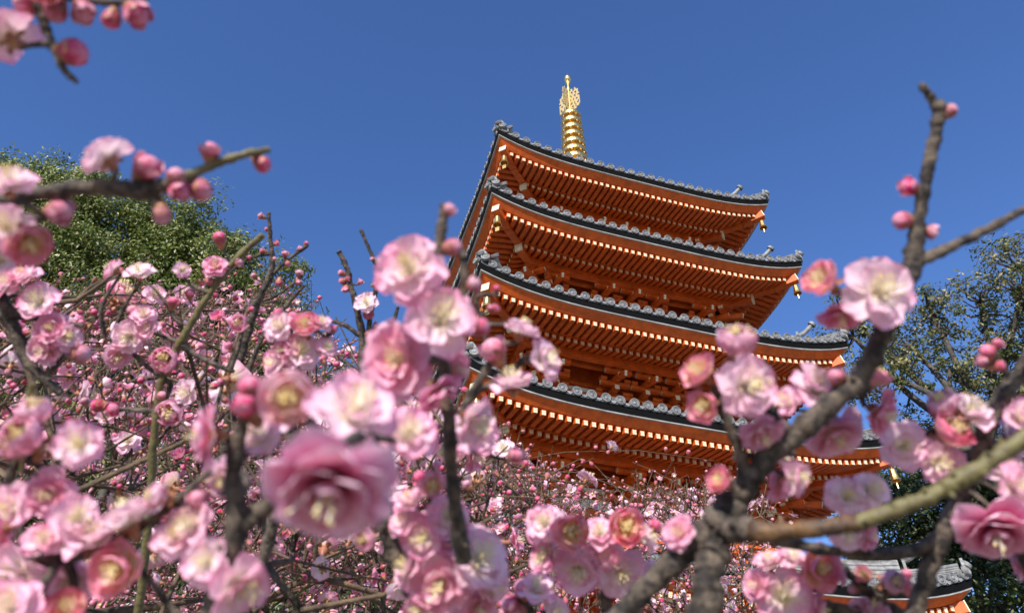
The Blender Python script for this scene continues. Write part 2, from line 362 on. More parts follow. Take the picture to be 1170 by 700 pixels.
        def ridge(i0, i1, w_, h_, n=8):
            L = []
            for i in np.linspace(i0, i1, n):
                c = hp(a-i, rr(a-i) + prof(i) + .02); sx = np.array([-dy, dx, 0])
                ww = w_/2
                L.append([c - sx*ww, c - sx*ww + (0,0,h_*.75), c - sx*ww*.55 + (0,0,h_), c + sx*ww*.55 + (0,0,h_), c + sx*ww + (0,0,h_*.75), c + sx*ww])
            V = np.array(L); rg.add(V.reshape(-1, 3), grid_faces(n, 6)); rg.add(V[0], [[0,1,2,3],[0,3,4,5]]); rg.add(V[-1], [[3,2,1,0],[5,4,3,0]])
            for j in range(3):           # stacked courses stand a little proud
                zz = h_*(.18 + .24*j)
                for sg_ in (-1, 1):
                    P = [hp(a-i, rr(a-i)+prof(i)+.02+zz) + sg_*np.array([-dy, dx, 0])*(ww_ := w_/2+.004) for i in np.linspace(i0, i1, n)]
                    tube(rg, P, .013, 4, cap=False)
        ridge(.10, 1.0, .20, .17); ridge(.80, I, .26, .36)
        def horn(i, zo, L, r):
            c = hp(a-i, rr(a-i)+prof(max(i, 0))+zo); d = np.array([dx, dy, 0])
            tt = np.linspace(0, 1, 7); P = c + d*(L*tt)[:, None] + np.array([0,0,1])*(.62*L*tt**1.7)[:, None]
            tube(rg, P, r*(1-.12*tt), 10)
            V = dV.copy(); V[:, 1] -= 0
            e = P[-1]; t_ = P[-1]-P[-2]; t_ /= np.linalg.norm(t_); Mx = frame_to(t_)
            rg.add((np.stack([dV[:, 0], dV[:, 2], dV[:, 1]], 1)*.95) @ Mx.T + e, dF)
        horn(.06, .10, .10, .06); horn(.72, .38, .38, .06)
        # ridge-end plates
        for i, w_, h_ in ((.78, .34, .46), (.09, .26, .26)):
            c = hp(a-i+.03, rr(a-i)+prof(i)+.02); sx = np.array([-dy, dx, 0]); d = np.array([dx, dy, 0])*.05
            P = [c-sx*w_*.62, c-sx*w_*.5+(0,0,h_*.55), c-sx*w_*.25+(0,0,h_*.95), c+(0,0,h_*1.05), c+sx*w_*.25+(0,0,h_*.95), c+sx*w_*.5+(0,0,h_*.55), c+sx*w_*.62]
            V = np.array(P + [p_ + d for p_ in P]); F = [[0,1,2,-1],[0,2,3,-1],[0,3,4,-1],[0,4,5,-1],[0,5,6,-1]]; F = F + [[x+7 if x >= 0 else -1 for x in f] for f in F] + [[j, j+1, j+8, j+7] for j in range(6)]
            rg.add(V, F)
        # corner disc pair
        for sg_ in (-1, 1):
            Mx = frame_to(np.array([dx, dy, .15]) + sg_*.5*np.array([-dy, dx, 0]))
            rg.add(np.stack([dV[:, 0], dV[:, 2], dV[:, 1]], 1) @ Mx.T + hp(a-.02, rr(a)+.02) + sg_*.11*np.array([-dy, dx, 0]), dF)
        rg.obj('hip_ridge', MT['disc'], roof, smooth=False)
    # storey walls and pillars
    zlo = 1.6 + (HT[k-1] + .75 if k > 1 else -1.6+.75); zhi = z0 + zb(iw) + .1
    mb = MB(); box(mb, -b+.03, b-.03, -b+.03, b-.03, zlo, zhi)
    st = mb.obj('storey', MT['verm'], pag)
    pm = MB(); lathe(pm, [(0, zlo), (.13, zlo), (.13, z0-1.2), (.0, z0-1.2)], 12); pme = pm.mesh('pillar', MT['verm'])
    ps = [-b, -b*.34, b*.34, b]
    pos = set([(round(x, 3), round(y, 3)) for x in ps for y in ps if max(abs(x), abs(y)) > b-.01])
    for (x, y) in sorted(pos): inst('pillar', pme, st, None, (x, y, 0))
    fb = FaceMB()
    for (o0, o1, za, zc) in ((b-.1, b+.09, -1.42, -1.24), (b-.1, b+.05, -.95, -.85), (b-.1, b+.05, -.70, -.60)): strip(fb, a, z0, [(a-o1, za), (a-o1, zc), (a-o0, zc), (a-o0, za)], ns=9)
    fb.quad().obj('tie_beam', MT['verm'], st)
    if k == 1:
        for q in range(4):
            db = MB(); box(db, -b*.30, b*.30, -b-.05, -b+.02, zlo+.2, zlo+2.5); d_ = db.obj('door', MT['black'], st); d_.rotation_euler = (0, 0, q*PI/2)
    pb = FaceMB()
    for j in range(3):
        s0, s1 = ps[j]+.2, ps[j+1]-.2
        fbox(pb, s0, s1, b-.02, b+.012, z0-1.18, z0-.98); fbox(pb, s0, s1, b-.02, b+.012, z0-.83, z0-.72)
    pb.quad().obj('plaster_panels', MT['plaster'], st)
    # brackets
    def bracket():
        m1 = MB()
        for n in range(3):
            o = .22*(n+1); zz = -1.16 + .20*n
            box(m1, -.06, .06, -.05, o+.10, zz, zz+.12, 0); box(m1, -.055, .055, o+.10, o+.106, zz+.005, zz+.115, 1)
            box(m1, -.40+.04*n, .40-.04*n, o-.05, o+.05, zz+.13, zz+.23, 0)
            for sx in (-.33+.04*n, 0, .33-.04*n): box(m1, sx-.075, sx+.075, o-.075, o+.075, zz+.235, zz+.32, 0)
            for sg_ in (-1, 1): box(m1, sg_*(.40-.04*n)-.003, sg_*(.40-.04*n)+.003, o-.045, o+.045, zz+.135, zz+.225, 1)
        beam(m1, (0, -.05, -.52), (0, 1.02, -.83), .10, .13, 0)
        beam(m1, (0, 1.015, -.8285), (0, 1.025, -.8315), .055, .12, 1)
        box(m1, -.12, .12, -.12, .12, -1.24, -1.17, 0)
        V, F, A, MI = m1.arrays(); m2 = MB(); m2.V = [np.stack([V[:, 0], -V[:, 1], V[:, 2]], 1)]; m2.F = [F[:, ::-1]]; m2.A = [A]; m2.MI = [MI]
        return m2
    bme = bracket().mesh('bracket', [MT['vermd'], MT['cream']], False)
    for q in range(4):
        for s in ps[:3] + [0.0] + [ps[3]-.001]:
            c, n = math.cos(q*PI/2), math.sin(q*PI/2); R3 = np.array([[c, -n, 0], [n, c, 0], [0, 0, 1.]])
            inst('bracket', bme, st, R3, R3 @ np.array([s, -b, 0]) + (0, 0, z0))
        ang = -3*PI/4 + q*PI/2; c, n = math.cos(ang+PI/2), math.sin(ang+PI/2); R3 = np.array([[c, -n*1.3, 0], [n, c*1.3, 0], [0, 0, 1.]])
        inst('bracket', bme, st, R3, (math.cos(ang)*b*1.414, math.sin(ang)*b*1.414, z0+.004))
    if k > 1:                              # balustrade
        ra = FaceMB(); o = b+.42; zz = zlo+.12
        for hz in (.12, .30, .46): fbox(ra, -o, o, o-.025, o+.025, zz+hz, zz+hz+.05)
        for s in np.linspace(-o, o, 9)[:-1]: fbox(ra, s-.03, s+.03, o-.03, o+.03, zz-.1, zz+.5)
        ra.quad().obj('balustrade', MT['verm'], st)
pl = MB(); box(pl, -4.1, 4.1, -4.1, 4.1, -.1, .62); box(pl, -4.25, 4.25, -4.25, 4.25, .62, .76)
for j in range(4): box(pl, -1.2, 1.2, -4.3-.3*(4-j), -4.2-.3*(3-j), 0, .15*(j+1)-.0)
pl.obj('stone_platform', MT['stone'], pag)
# spire
sp = MB(); zt = 1.6
box(sp, -.46, .46, -.46, .46, zt+17.75, zt+18.45); box(sp, -.52, .52, -.52, .52, zt+18.45, zt+18.53)
lathe(sp, [(.42, zt+18.53), (.40, zt+18.72), (.30, zt+18.88), (.1, zt+18.96), (.1, zt+19.0), (.42, zt+19.18), (.44, zt+19.22), (.08, zt+19.2), (.062, zt+19.25), (.055, zt+22.9), (.05, zt+25.2), (.0, zt+25.65)], 24)
spire = sp.obj('spire', MT['gold'], pag, smooth=False)
for j in range(9):
    z = zt + 19.55 + j*.415; R_ = .50 - .0165*j; m1 = MB()
    lathe(m1, [(R_-.04, z-.095), (R_, z-.085), (R_+.012, z), (R_, z+.085), (R_-.04, z+.095), (R_-.04, z-.095)], 28)
    lathe(m1, [(.05, z-.12), (.12, z-.1), (.12, z+.1), (.05, z+.12)], 14)
    for q in range(8):
        c, s = math.cos(q*PI/4+.2), math.sin(q*PI/4+.2); beam(m1, (c*.1, s*.1, z), (c*(R_-.02), s*(R_-.02), z), .05, .06)
        lathe(m1, [(0, z-.17), (.035, z-.165), (.03, z-.10), (.0, z-.06)], 8, (c*(R_-.04), s*(R_-.04), 0))
    lathe(m1, [(.13, z-.02), (R_*.8, z-.035), (R_*.8, z+.015), (.13, z+.03)], 24)
    m1.obj('ring', MT['gold'], spire, smooth=False)
for q in range(4):                         # pierced flame plates
    m1 = MB(); ang = PI/4 - .20 + q*PI/2; c, s = math.cos(ang), math.sin(ang); z = zt + 23.15
    NU, NV = 10, 16; cells = []
    for i in range(NU):
        for j in range(NV):
            u, v = (i+.5)/NU, (j+.5)/NV
            top = .72 + .28*math.sin(u*2.4+.6) if u > .25 else 1.0
            if v > top or v < .16*u: continue
            if (math.sin(u*17+1.3*math.sin(v*9)) * math.sin(v*21+2*u) > .38): continue
            cells.append((i, j))
    for i, j in cells:
        u0, u1, v0, v1 = i/NU*.40+.05, (i+1)/NU*.40+.05, j/NV*1.35, (j+1)/NV*1.35
        P = [(u0, v0), (u1, v0), (u1, v1), (u0, v1)]
        V = [(c*u - s*t_, s*u + c*t_, z+v) for t_ in (-.012, .012) for (u, v) in P]
        m1.add(V, BOXF)
    m1.obj('flame_plate', MT['lattice'], spire)
m1 = MB(); lathe(m1, [(.05, zt+24.55), (.09, zt+24.6), (.05, zt+24.68), (.045, zt+24.95), (.10, zt+25.0), (.10, zt+25.05), (.04, zt+25.1)], 16)
lathe(m1, [(.03, zt+25.14), (.1, zt+25.18), (.135, zt+25.28), (.12, zt+25.38), (.05, zt+25.47), (.0, zt+25.62)], 16); m1.obj('jewel', MT['gold'], spire, smooth=True)

# ------------------------------------------------------------------ leafy trees
def leafy(name, label, cat, group, base, lobes, nleaf, lsize, mm, fill=.5, clump=.5, perclump=110, limbr=.12, trunk_r=.28, nlimb=99, seed=1):
    r = np.random.default_rng(seed); root = empty(name, tuple(base)); tag(root, label, cat, group)
    base = np.array(base, float)
    cen = np.array([l[0] for l in lobes]); rad = np.array([l[1] for l in lobes])
    wgt = rad**2; wgt = wgt/wgt.sum(); ncl = int(nleaf/perclump)
    li = r.choice(len(lobes), ncl, p=wgt)
    d = r.normal(size=(ncl, 3)); d /= np.linalg.norm(d, axis=1)[:, None]
    rr = (fill + (1-fill)*r.random(ncl)**.6)
    CC = cen[li] + d*(rad[li]*rr)[:, None]*np.array([1, 1, .92])
    CC[:, 2] = np.maximum(CC[:, 2], 1.2)
    cs = clump*(.55+.9*r.random(ncl))
    # leaves
    N = ncl*perclump; ci = np.repeat(np.arange(ncl), perclump)
    off = r.normal(size=(N, 3)); off /= np.linalg.norm(off, axis=1)[:, None]; off *= (r.random(N)**.45)[:, None]
    off *= np.array([1, 1, .62]); P = CC[ci] + off*cs[ci][:, None]
    lo_ = CC - cen[li]; lo_ /= np.linalg.norm(lo_, axis=1)[:, None]+1e-9
    nrm = off*.9 + lo_[ci]*.6 + np.array([0, 0, .5]) + r.normal(size=(N, 3))*.55; nrm /= np.linalg.norm(nrm, axis=1)[:, None]
    tv = r.normal(size=(N, 3)); tv -= (tv*nrm).sum(1)[:, None]*nrm; tv /= np.linalg.norm(tv, axis=1)[:, None]; bv = np.cross(nrm, tv)
    L = lsize*(.7+.6*r.random(N))[:, None]; Wd = L*.46
    V = np.stack([P-tv*L*.5, P+bv*Wd*.5+nrm*L*.05, P+tv*L*.5, P-bv*Wd*.5+nrm*L*.05], 1).reshape(-1, 3)
    F = np.arange(4*N).reshape(-1, 4)
    val = np.repeat(np.clip(.45 + .28*r.normal(size=N) + .22*r.normal(size=ncl)[ci], 0, 1), 4)
    mb = MB(); mb.add(V, F, val); cr = mb.obj('crown', MT[mm], root); cr.location = tuple(-base); 
    # trunk and limbs
    t = MB(); top = cen.mean(0); top[2] = max(base[2]+1.2, cen[:, 2].min())
    tp = np.array([base + (top-base)*f + r.normal(size=3)*.12*f for f in np.linspace(0, 1, 6)]); tp[0] = base - (0, 0, .15)
    tube(t, catmull(tp, 3), np.linspace(trunk_r, trunk_r*.6, 16), 10, bump=.12); to = t.obj('trunk', MT['trunk'], root, smooth=True); to.location = tuple(-base)
    lm = MB(); ends = []
    for c_, R_ in list(zip(cen, rad))[:nlimb]:
        mid = (top+c_)/2 + r.normal(size=3)*R_*.2 + (0, 0, -.1*R_); P = catmull([top - (0,0,.3), mid, c_], 6)
        tube(lm, P, np.linspace(limbr, limbr*.45, len(P)), 7, bump=.1); ends.append(P)
    allp = np.vstack(ends)
    for j in range(ncl):
        dd = np.linalg.norm(allp-CC[j], axis=1); s_ = allp[dd.argmin()]
        if dd.min() > 3.5 or (ncl > 1200 and j % 9): continue
        mid = (s_+CC[j])/2 + r.normal(size=3)*.12*dd.min(); P = catmull([s_, mid, CC[j]], 3)
        tube(lm, P, np.linspace(limbr*.32, limbr*.07, len(P)), 5, cap=False)
    lo = lm.obj('limbs', MT['trunk'], root, smooth=True); lo.location = tuple(-base)
    return root
def lobe(x, y, D, rpx): return (at(x, y, D), rpx*D/FPX)
Lb = [lobe(80, 248, 15.5, 62), lobe(5, 255, 15.2, 72), lobe(135, 300, 15, 70), lobe(205, 322, 15.3, 66), lobe(258, 362, 15.5, 58), lobe(20, 370, 14.5, 120), lobe(140, 410, 14.5, 110), lobe(60, 500, 14, 130), lobe(230, 480, 14.5, 90), lobe(-110, 330, 15, 120), lobe(-90, 480, 14.5, 130), lobe(180, 590, 14, 110), lobe(40, 640, 13.6, 120)]
def sublobes(L, n, f, seed):
    r = np.random.default_rng(seed); out = []
    for c, R_ in L:
        d = r.normal(size=(n, 3)); d[:, 1] -= .5; d /= np.linalg.norm(d, axis=1)[:, None]
        out += [(c + dd*R_*.72, R_*f*(.7+.6*r.random())) for dd in d]
    return out
Lb += [lobe(285, 415, 15.3, 45), lobe(312, 470, 15.3, 50), lobe(75, 222, 15.4, 40), lobe(160, 246, 15.2, 34), lobe(8, 212, 15.3, 40), lobe(232, 296, 15.2, 50), lobe(288, 352, 15.3, 42), lobe(115, 232, 15, 40), lobe(195, 275, 15, 40), lobe(262, 318, 15, 42), lobe(308, 372, 15.2, 40), lobe(330, 420, 15.2, 42), lobe(282, 330, 15, 58), lobe(322, 388, 15, 54), lobe(240, 275, 15, 48), lobe(300, 600, 13.5, 110), lobe(150, 720, 13, 120), lobe(-60, 700, 13, 130)]
Lb = Lb[:12] + sublobes(Lb, 10, .42, 31)
leafy('evergreen_tree', 'dense rounded evergreen tree rising behind the plum blossom at far left', 'tree', None, (at(70, 600, 14.5)[0], at(70, 600, 14.5)[1], 0), Lb, 400000, .080, 'leaf_a', fill=.70, clump=.38, perclump=120, limbr=.09, nlimb=12, seed=3)
Lb = [lobe(395, 468, 17, 46), lobe(340, 500, 17, 60), lobe(440, 520, 17, 60), lobe(380, 580, 16, 90), lobe(300, 620, 16, 80), lobe(460, 640, 16, 70)]
leafy('evergreen_tree', 'small green bushy tree glimpsed between the blossoms left of the pagoda', 'tree', None, (at(380, 560, 16.5)[0], at(380, 560, 16.5)[1], 0), Lb, 60000, .10, 'leaf_a', fill=.7, clump=.55, perclump=120, seed=5)
Lb = [lobe(1120, 345, 21, 52), lobe(1172, 310, 20, 55), lobe(1040, 395, 22, 48), lobe(975, 385, 22, 40), lobe(1010, 430, 21, 42), lobe(1085, 425, 21, 50), lobe(1150, 430, 20, 55), lobe(1210, 400, 20, 80), lobe(1035, 500, 21, 40), lobe(1110, 500, 21, 50), lobe(1180, 510, 20, 60), lobe(1060, 350, 22, 30), lobe(960, 352, 23, 22)]
leafy('broadleaf_tree', 'tall airy olive-green tree with sky showing through, right of the pagoda', 'tree', None, (at(1110, 560, 21)[0], at(1110, 560, 21)[1], 0), Lb, 25000, .12, 'leaf_b', fill=.3, clump=.42, perclump=60, limbr=.12, seed=9)
Lb = [lobe(300, 640, 10.5, 90), lobe(400, 660, 10.5, 90), lobe(490, 650, 10.8, 70), lobe(560, 690, 11, 50), lobe(350, 740, 10, 110), lobe(480, 740, 10, 110), lobe(200, 700, 10, 110), lobe(590, 740, 10.6, 60)]
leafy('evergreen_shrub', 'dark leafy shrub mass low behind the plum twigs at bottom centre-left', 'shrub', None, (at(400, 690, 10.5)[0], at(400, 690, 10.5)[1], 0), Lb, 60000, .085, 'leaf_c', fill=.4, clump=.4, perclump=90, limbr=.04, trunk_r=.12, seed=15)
Lb = [lobe(1020, 590, 25, 60), lobe(1090, 560, 25, 60), lobe(1160, 590, 24, 80), lobe(1050, 660, 24, 80), lobe(1140, 690, 23, 90), lobe(1000, 700, 25, 60), lobe(1230, 640, 23, 90)]
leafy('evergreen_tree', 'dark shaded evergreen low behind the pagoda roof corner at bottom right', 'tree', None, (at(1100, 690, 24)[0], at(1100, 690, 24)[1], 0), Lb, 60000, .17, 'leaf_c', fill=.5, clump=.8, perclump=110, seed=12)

# ------------------------------------------------------------------ plum blossom meshes
def petal(mb, R, wd, az, ph0, ph1, nu, nv, r, z0=0.0, r0=.0008, ruf=.08, mi=0, cupk=.35):
    u = np.linspace(0, 1, nu); v = np.linspace(-1, 1, nv)
    ph = np.radians(ph0 + (ph1-ph0)*u**.9); du = R/(nu-1)
    x = r0 + np.concatenate([[0], np.cumsum((np.cos(ph[1:])+np.cos(ph[:-1]))/2*du)]); z = z0 + np.concatenate([[0], np.cumsum((np.sin(ph[1:])+np.sin(ph[:-1]))/2*du)])
    hw = wd*np.clip(u, 0, 1)**.62*np.sqrt(np.clip(1-(u*.985)**5, 0, 1)) + .0004
    nx, nz = -np.sin(ph), np.cos(ph)
    k1, k2 = r.random()*6, r.random()*6
    U, Vv = np.meshgrid(u, v, indexing='ij')
    off = cupk*hw[:, None]*Vv**2 + ruf*R*U**2*(np.sin(3.3*Vv+k1)*.6 + np.sin(7.1*Vv+k2)*.35) + ruf*.5*R*U*np.sin(5*U+k2)
    XX = x[:, None] + nx[:, None]*off - .10*R*U**3*Vv**2*np.cos(ph)[:, None]; ZZ = z[:, None] + nz[:, None]*off; YY = hw[:, None]*Vv*(1-.08*Vv**2)
    c, s = math.cos(az), math.sin(az)
    V = np.stack([XX*c-YY*s, XX*s+YY*c, ZZ], -1)
    mb.add(V.reshape(-1, 3), grid_faces(nu, nv), np.clip(U*.9+.1*r.random()+(.16*(r.random(nv)-.5))[None, :]*np.sin(PI*U*.85), 0, 1).ravel(), mi)
def make_flower(kind, res, seed):
    r = np.random.default_rng(seed); mb = MB(); nu, nv = res
    R = .0138
    if kind == 'open':  W = [(5, 1.0, 26, -2), (4, .86, 46, 14)]
    elif kind == 'full': W = [(5, 1.0, 22, -6), (5, .92, 40, 12), (3, .70, 58, 40)]
    elif kind == 'rose': W = [(5, 1.0, 20, -10), (5, .95, 36, 4), (5, .78, 52, 22), (5, .58, 66, 52), (3, .40, 75, 70)]
    elif kind == 'cup': W = [(5, 1.0, 18, 70), (5, .88, 30, 84)]
    else:               W = [(5, 1.0, 8, 118), (5, .92, 12, 128)]
    if nu < 5: W = W[:2]
    for wi, (n, sc, p0, p1) in enumerate(W):
        o = r.random()*1.2 + wi*.63
        for i in range(n):
            petal(mb, R*sc*(.92+.16*r.random()), R*.66*sc, o + i*2*PI/n + r.normal()*.1, p0+r.normal()*6, p1+r.normal()*10, nu, nv, r, z0=.0005*wi, ruf=.05 if kind in ('open', 'full') else .03)
    return mb
def make_stamens(kind, n, seed):
    r = np.random.default_rng(seed); mb = MB(); sp_ = 42 if kind in ('open', 'full') else 20
    for i in range(n):
        az = r.random()*2*PI; t = math.radians(abs(r.normal())*sp_*.7 + 4); L = .0065 + .0055*r.random()
        d = np.array([math.sin(t)*math.cos(az), math.sin(t)*math.sin(az), math.cos(t)])
        P = np.array([[0, 0, .001]+d*.0005, [0, 0, .001]+d*L*.5+np.array([0, 0, .0006]), [0, 0, .001]+d*L])
        tube(mb, P, .00019, 3, cap=False, mi=0)
        e = P[-1]; q = .00050; V = np.array([(q,0,0),(-q,0,0),(0,q,0),(0,-q,0),(0,0,q*1.3),(0,0,-q)])+e
        mb.add(V, [[0,2,4],[2,1,4],[1,3,4],[3,0,4],[2,0,5],[1,2,5],[3,1,5],[0,3,5]], None, 1)
    lathe(mb, [(0, .0012), (.0008, .001), (.0012, .0004), (.0, .0002)], 6, mi=0)
    return mb
def make_calyx(seed):
    mb = MB(); lathe(mb, [(.0006, -.0060), (.0012, -.0050), (.0020, -.0038), (.0028, -.0016), (.0031, .0002), (.0, .0006)], 10)
    r = np.random.default_rng(seed)
    for i in range(5): petal(mb, .0048, .0021, i*2*PI/5+r.random()*.2, 10, -25, 4, 4, r, z0=-.0010, r0=.0022, ruf=.02)
    return mb
def make_bud(seed, n=12, openness=0.0):
    r = np.random.default_rng(seed); mb = MB(); R = .0046
    u = np.linspace(0, 1, n); th = np.arange(n+4)*2*PI/(n+4); U, T = np.meshgrid(u, th, indexing='ij')
    ang = PI*U; lob = 1 + .055*np.abs(np.sin(2.5*T + 1.2*U*2))*np.sin(ang)**.5
    rr = R*np.sin(ang)**.92*lob*(1+.0*U); z = -R*1.05*np.cos(ang)*(1.0) + R*.9
    V = np.stack([rr*np.cos(T), rr*np.sin(T), z], -1); mb.add(V.reshape(-1, 3), grid_faces(n, n+4, True), (U*.8+.1*np.sin(5*T)).ravel())
    if openness:
        for i in range(4): petal(mb, R*1.9, R*.9, i*1.7+r.random(), 20, 100, 6, 6, r, z0=.0005, r0=.002, ruf=.05)
    return mb
def make_budcalyx(seed):
    r = np.random.default_rng(seed); mb = MB(); R = .0046
    lathe(mb, [(.0007, -.0048), (.0015, -.0040), (.0026, -.0022), (.0034, -.0002), (.0040, .0012), (.0, .0012)], 10)
    for i in range(5): petal(mb, .0074, .0032, i*2*PI/5+.3*r.random(), 50, 96, 5, 4, r, z0=-.0008, r0=.0028, ruf=.01, cupk=.25)
    return mb
PETM = [MT['petal'], MT['filament'], MT['anther']]
HI = {}
for kd, mname in (('open', 'petal'), ('full', 'petal'), ('cup', 'petal_cup'), ('ball', 'petal_deep'), ('rose', 'petal_rose')):
    for v in range(4):
        HI[kd, v] = (make_flower(kd, (11, 15), 100+v).mesh('blossom', MT[mname]), make_stamens(kd, 9 if kd == 'rose' else 46, v).mesh('stamens', [MT['filament'], MT['anther']], False), make_calyx(v).mesh('calyx', MT['calyx']))
        if kd in ('open', 'full'):
            HI[kd+'_deep', v] = (make_flower(kd, (11, 15), 140+v).mesh('blossom', MT['petal_deep']), make_stamens('cup', 22, 40+v).mesh('stamens', [MT['filament'], MT['anther']], False), HI[kd, v][2])
BUD = [(make_bud(v, 12, v % 2).mesh('bud', MT['budpink']), make_budcalyx(v).mesh('calyx', MT['calyx'])) for v in range(4)]
NOM = {}
for kk, (me_, _, _) in HI.items():
    co = np.empty(len(me_.vertices)*3); me_.vertices.foreach_get('co', co); co = co.reshape(-1, 3); NOM[kk] = 2*np.quantile(np.hypot(co[:, 0], co[:, 1]), .985)
print(NOM)
fcount = [0]
def put_flower(root, P, d, diam, kind):
    v = fcount[0] % 4; fcount[0] += 1; s = diam/NOM[kind, v]; Mx = frame_to(d, random.random()*6)*s
    me, st, ca = HI[kind, v]; o = inst('blossom', me, root, Mx, P)
    inst('stamens', st, o); inst('calyx', ca, o)
    return P - np.asarray(d)*.006*s
def put_bud(root, P, d, diam):
    v = fcount[0] % 4; fcount[0] += 1; s = diam/.0108; Mx = frame_to(d, random.random()*6)*s
    o = inst('bud', BUD[v][0], root, Mx, P - np.asarray(d)*.0042*s); inst('calyx', BUD[v][1], o)
    return P - np.asarray(d)*.009*s

# ------------------------------------------------------------------ near plum branches: (x, y, depth, width px)
def plum(name, label, paths, flowers, buds, root_to_ground=None, mats=('bark', 'shoot', 'shootb')):
    """paths: list of (material index, [(x,y,D,widthpx),...]); flowers (x,y,px,kind,tx,ty,tz[,D]); buds (x,y,px,tx,ty[,D])"""
    p0 = at(*paths[0][1][0][:3]); base = np.array(root_to_ground + (0.0,)) if root_to_ground else p0
    root = empty(name, tuple(base)); tag(root, label, 'plum tree' if root_to_ground else 'plum branch', 'plum blossom close to the camera')
    allp = []; WB_ = {}
    for (mi, pts) in paths:
        P = np.array([at(x, y, D) for x, y, D, w_ in pts]); R = np.array([w_*D/FPX/2 for x, y, D, w_ in pts])
        Q = catmull(np.hstack([P, R[:, None]]), 7)
        Rr = np.maximum(Q[:, 3], .0006)
        m_ = np.arange(len(Q)); knob = 1 + .16*((m_ % 5) == 2) + .06*rng.normal(size=len(Q)); Q[:, :3] += rng.normal(size=(len(Q), 3))*Rr[:, None]*.10
        mb = MB(); tube(mb, Q[:, :3] - base, Rr*knob, 12, bump=.13); WB_.setdefault(mi, []).append(mb); allp.append(Q)
        for k_ in range(2, len(Q)-2, 5):                       # spur scars
            if rng.random() < .7:
                d = rng.normal(size=3); t_ = Q[k_+1, :3]-Q[k_, :3]; d -= (d@t_)*t_/(t_@t_+1e-12); d /= np.linalg.norm(d)
                c = Q[k_, :3] - base; tube(mb, [c, c+d*Rr[k_]*1.35, c+d*Rr[k_]*1.35+d*.0012], [Rr[k_]*.5, Rr[k_]*.33, Rr[k_]*.15], 6)
    AP = np.vstack(allp)
    if root_to_ground:
        s_ = AP[np.argmin(AP[:, 2])]; mb = MB(); B = base - (0, 0, .1)
        P = catmull([s_[:3], s_[:3]*.75+B*.25 + (.03, .02, 0), s_[:3]*.4+B*.6 + (-.03, .03, 0), B], 6); tube(mb, P-base, np.linspace(s_[3], max(.035, s_[3]*3), len(P)), 12, bump=.12)
        mb.obj('trunk', MT['bark'], root, smooth=True)
    for mi, ml in WB_.items():
        for m in ml: m.obj('branch', MT[mats[mi]], root, smooth=True)
    def stalk(e):
        dd = np.linalg.norm(AP[:, :3]-e, axis=1); j = dd.argmin(); q = AP[j, :3]; L = dd[j]
        if L < .0005: return
        mid = (q+e)/2 + rng.normal(size=3)*.06*L; r0 = .0009 if L < .02 else .0014
        P = catmull([q-base, mid-base, e-base], 4); st = MB(); tube(st, P, np.linspace(r0*1.5, r0*.8, len(P)), 6, bump=.1); st.obj('flower_stalk', MT[mats[0]], root, smooth=True)
    for f in flowers:
        x, y, px, kind, tx, ty, tz = f[:7]; near = AP[np.argmin(np.abs(pix(AP[:, :3])[0]-x) + np.abs(pix(AP[:, :3])[1]-y)), :3]
        D = f[7] if len(f) > 7 else float(pix(near)[2][0]) - .003
        d = camdir(tx, ty + .25, tz); P = at(x, y, D); stalk(put_flower(root, P-base, d, px*D/FPX, kind)+base)
    for b_ in buds:
        x, y, px, tx, ty = b_[:5]; near = AP[np.argmin(np.abs(pix(AP[:, :3])[0]-x) + np.abs(pix(AP[:, :3])[1]-y)), :3]
        D = b_[5] if len(b_) > 5 else float(pix(near)[2][0]); d = camdir(tx, ty, .25); stalk(put_bud(root, at(x, y, D)-base, d, px*D/FPX)+base)
    return root

plum('plum_branch', 'dark twig with round buds hanging in the top left corner against the sky',
     [(0, [(30, -70, .27, 16), (40, -20, .27, 13), (48, 20, .27, 11), (60, 50, .27, 9), (72, 78, .27, 8), (88, 94, .27, 6)]), (0, [(42, -12, .27, 10), (90, 0, .27, 8), (130, 3, .27, 8), (168, 2, .27, 6)])],
     [(14, 46, 74, 'full', -.75, .55, -.15), (60, -12, 50, 'cup', .1, -.3, .8)],
     [(84, 60, 36, .9, -.15), (95, 13, 28, .3, -.9), (127, 23, 24, -.2, -.95), (156, 16, 31, .6, -.6), (64, 14, 28, -.2, -.9), (30, 4, 30, -.7, -.3)], mats=('bark', 'bark'))
plum('plum_branch', 'lichened grey branch reaching from the left edge with buds at its tip',
     [(0, [(-90, 250, .27, 22), (-20, 232, .27, 19), (45, 221, .27, 17), (110, 214, .27, 18), (165, 218, .28, 20), (200, 208, .28, 13)]), (1, [(195, 210, .28, 12), (240, 190, .29, 10), (275, 178, .29, 9), (307, 171, .30, 8)]), (0, [(-30, 262, .27, 9), (20, 252, .27, 8), (52, 249, .27, 7)]),
      (0, [(165, 216, .28, 12), (178, 236, .28, 9), (180, 250, .28, 7)])],
     [(126, 185, 62, 'full', -.7, .45, -.1), (12, 215, 62, 'full', .2, .6, .5, .25), (8, 262, 62, 'open', .4, .1, .9, .26), (30, 270, 54, 'cup', .5, -.6, .5, .26), (2, 300, 50, 'open', .2, .2, 1, .28)],
     [(168, 192, 34, .6, .6), (201, 202, 24, .1, .9), (204, 217, 26, .6, -.5), (229, 217, 30, .7, -.5), (240, 173, 24, .1, 1), (300, 188, 22, .8, -.6), (68, 242, 32, .9, .1), (185, 246, 24, .1, -1)])
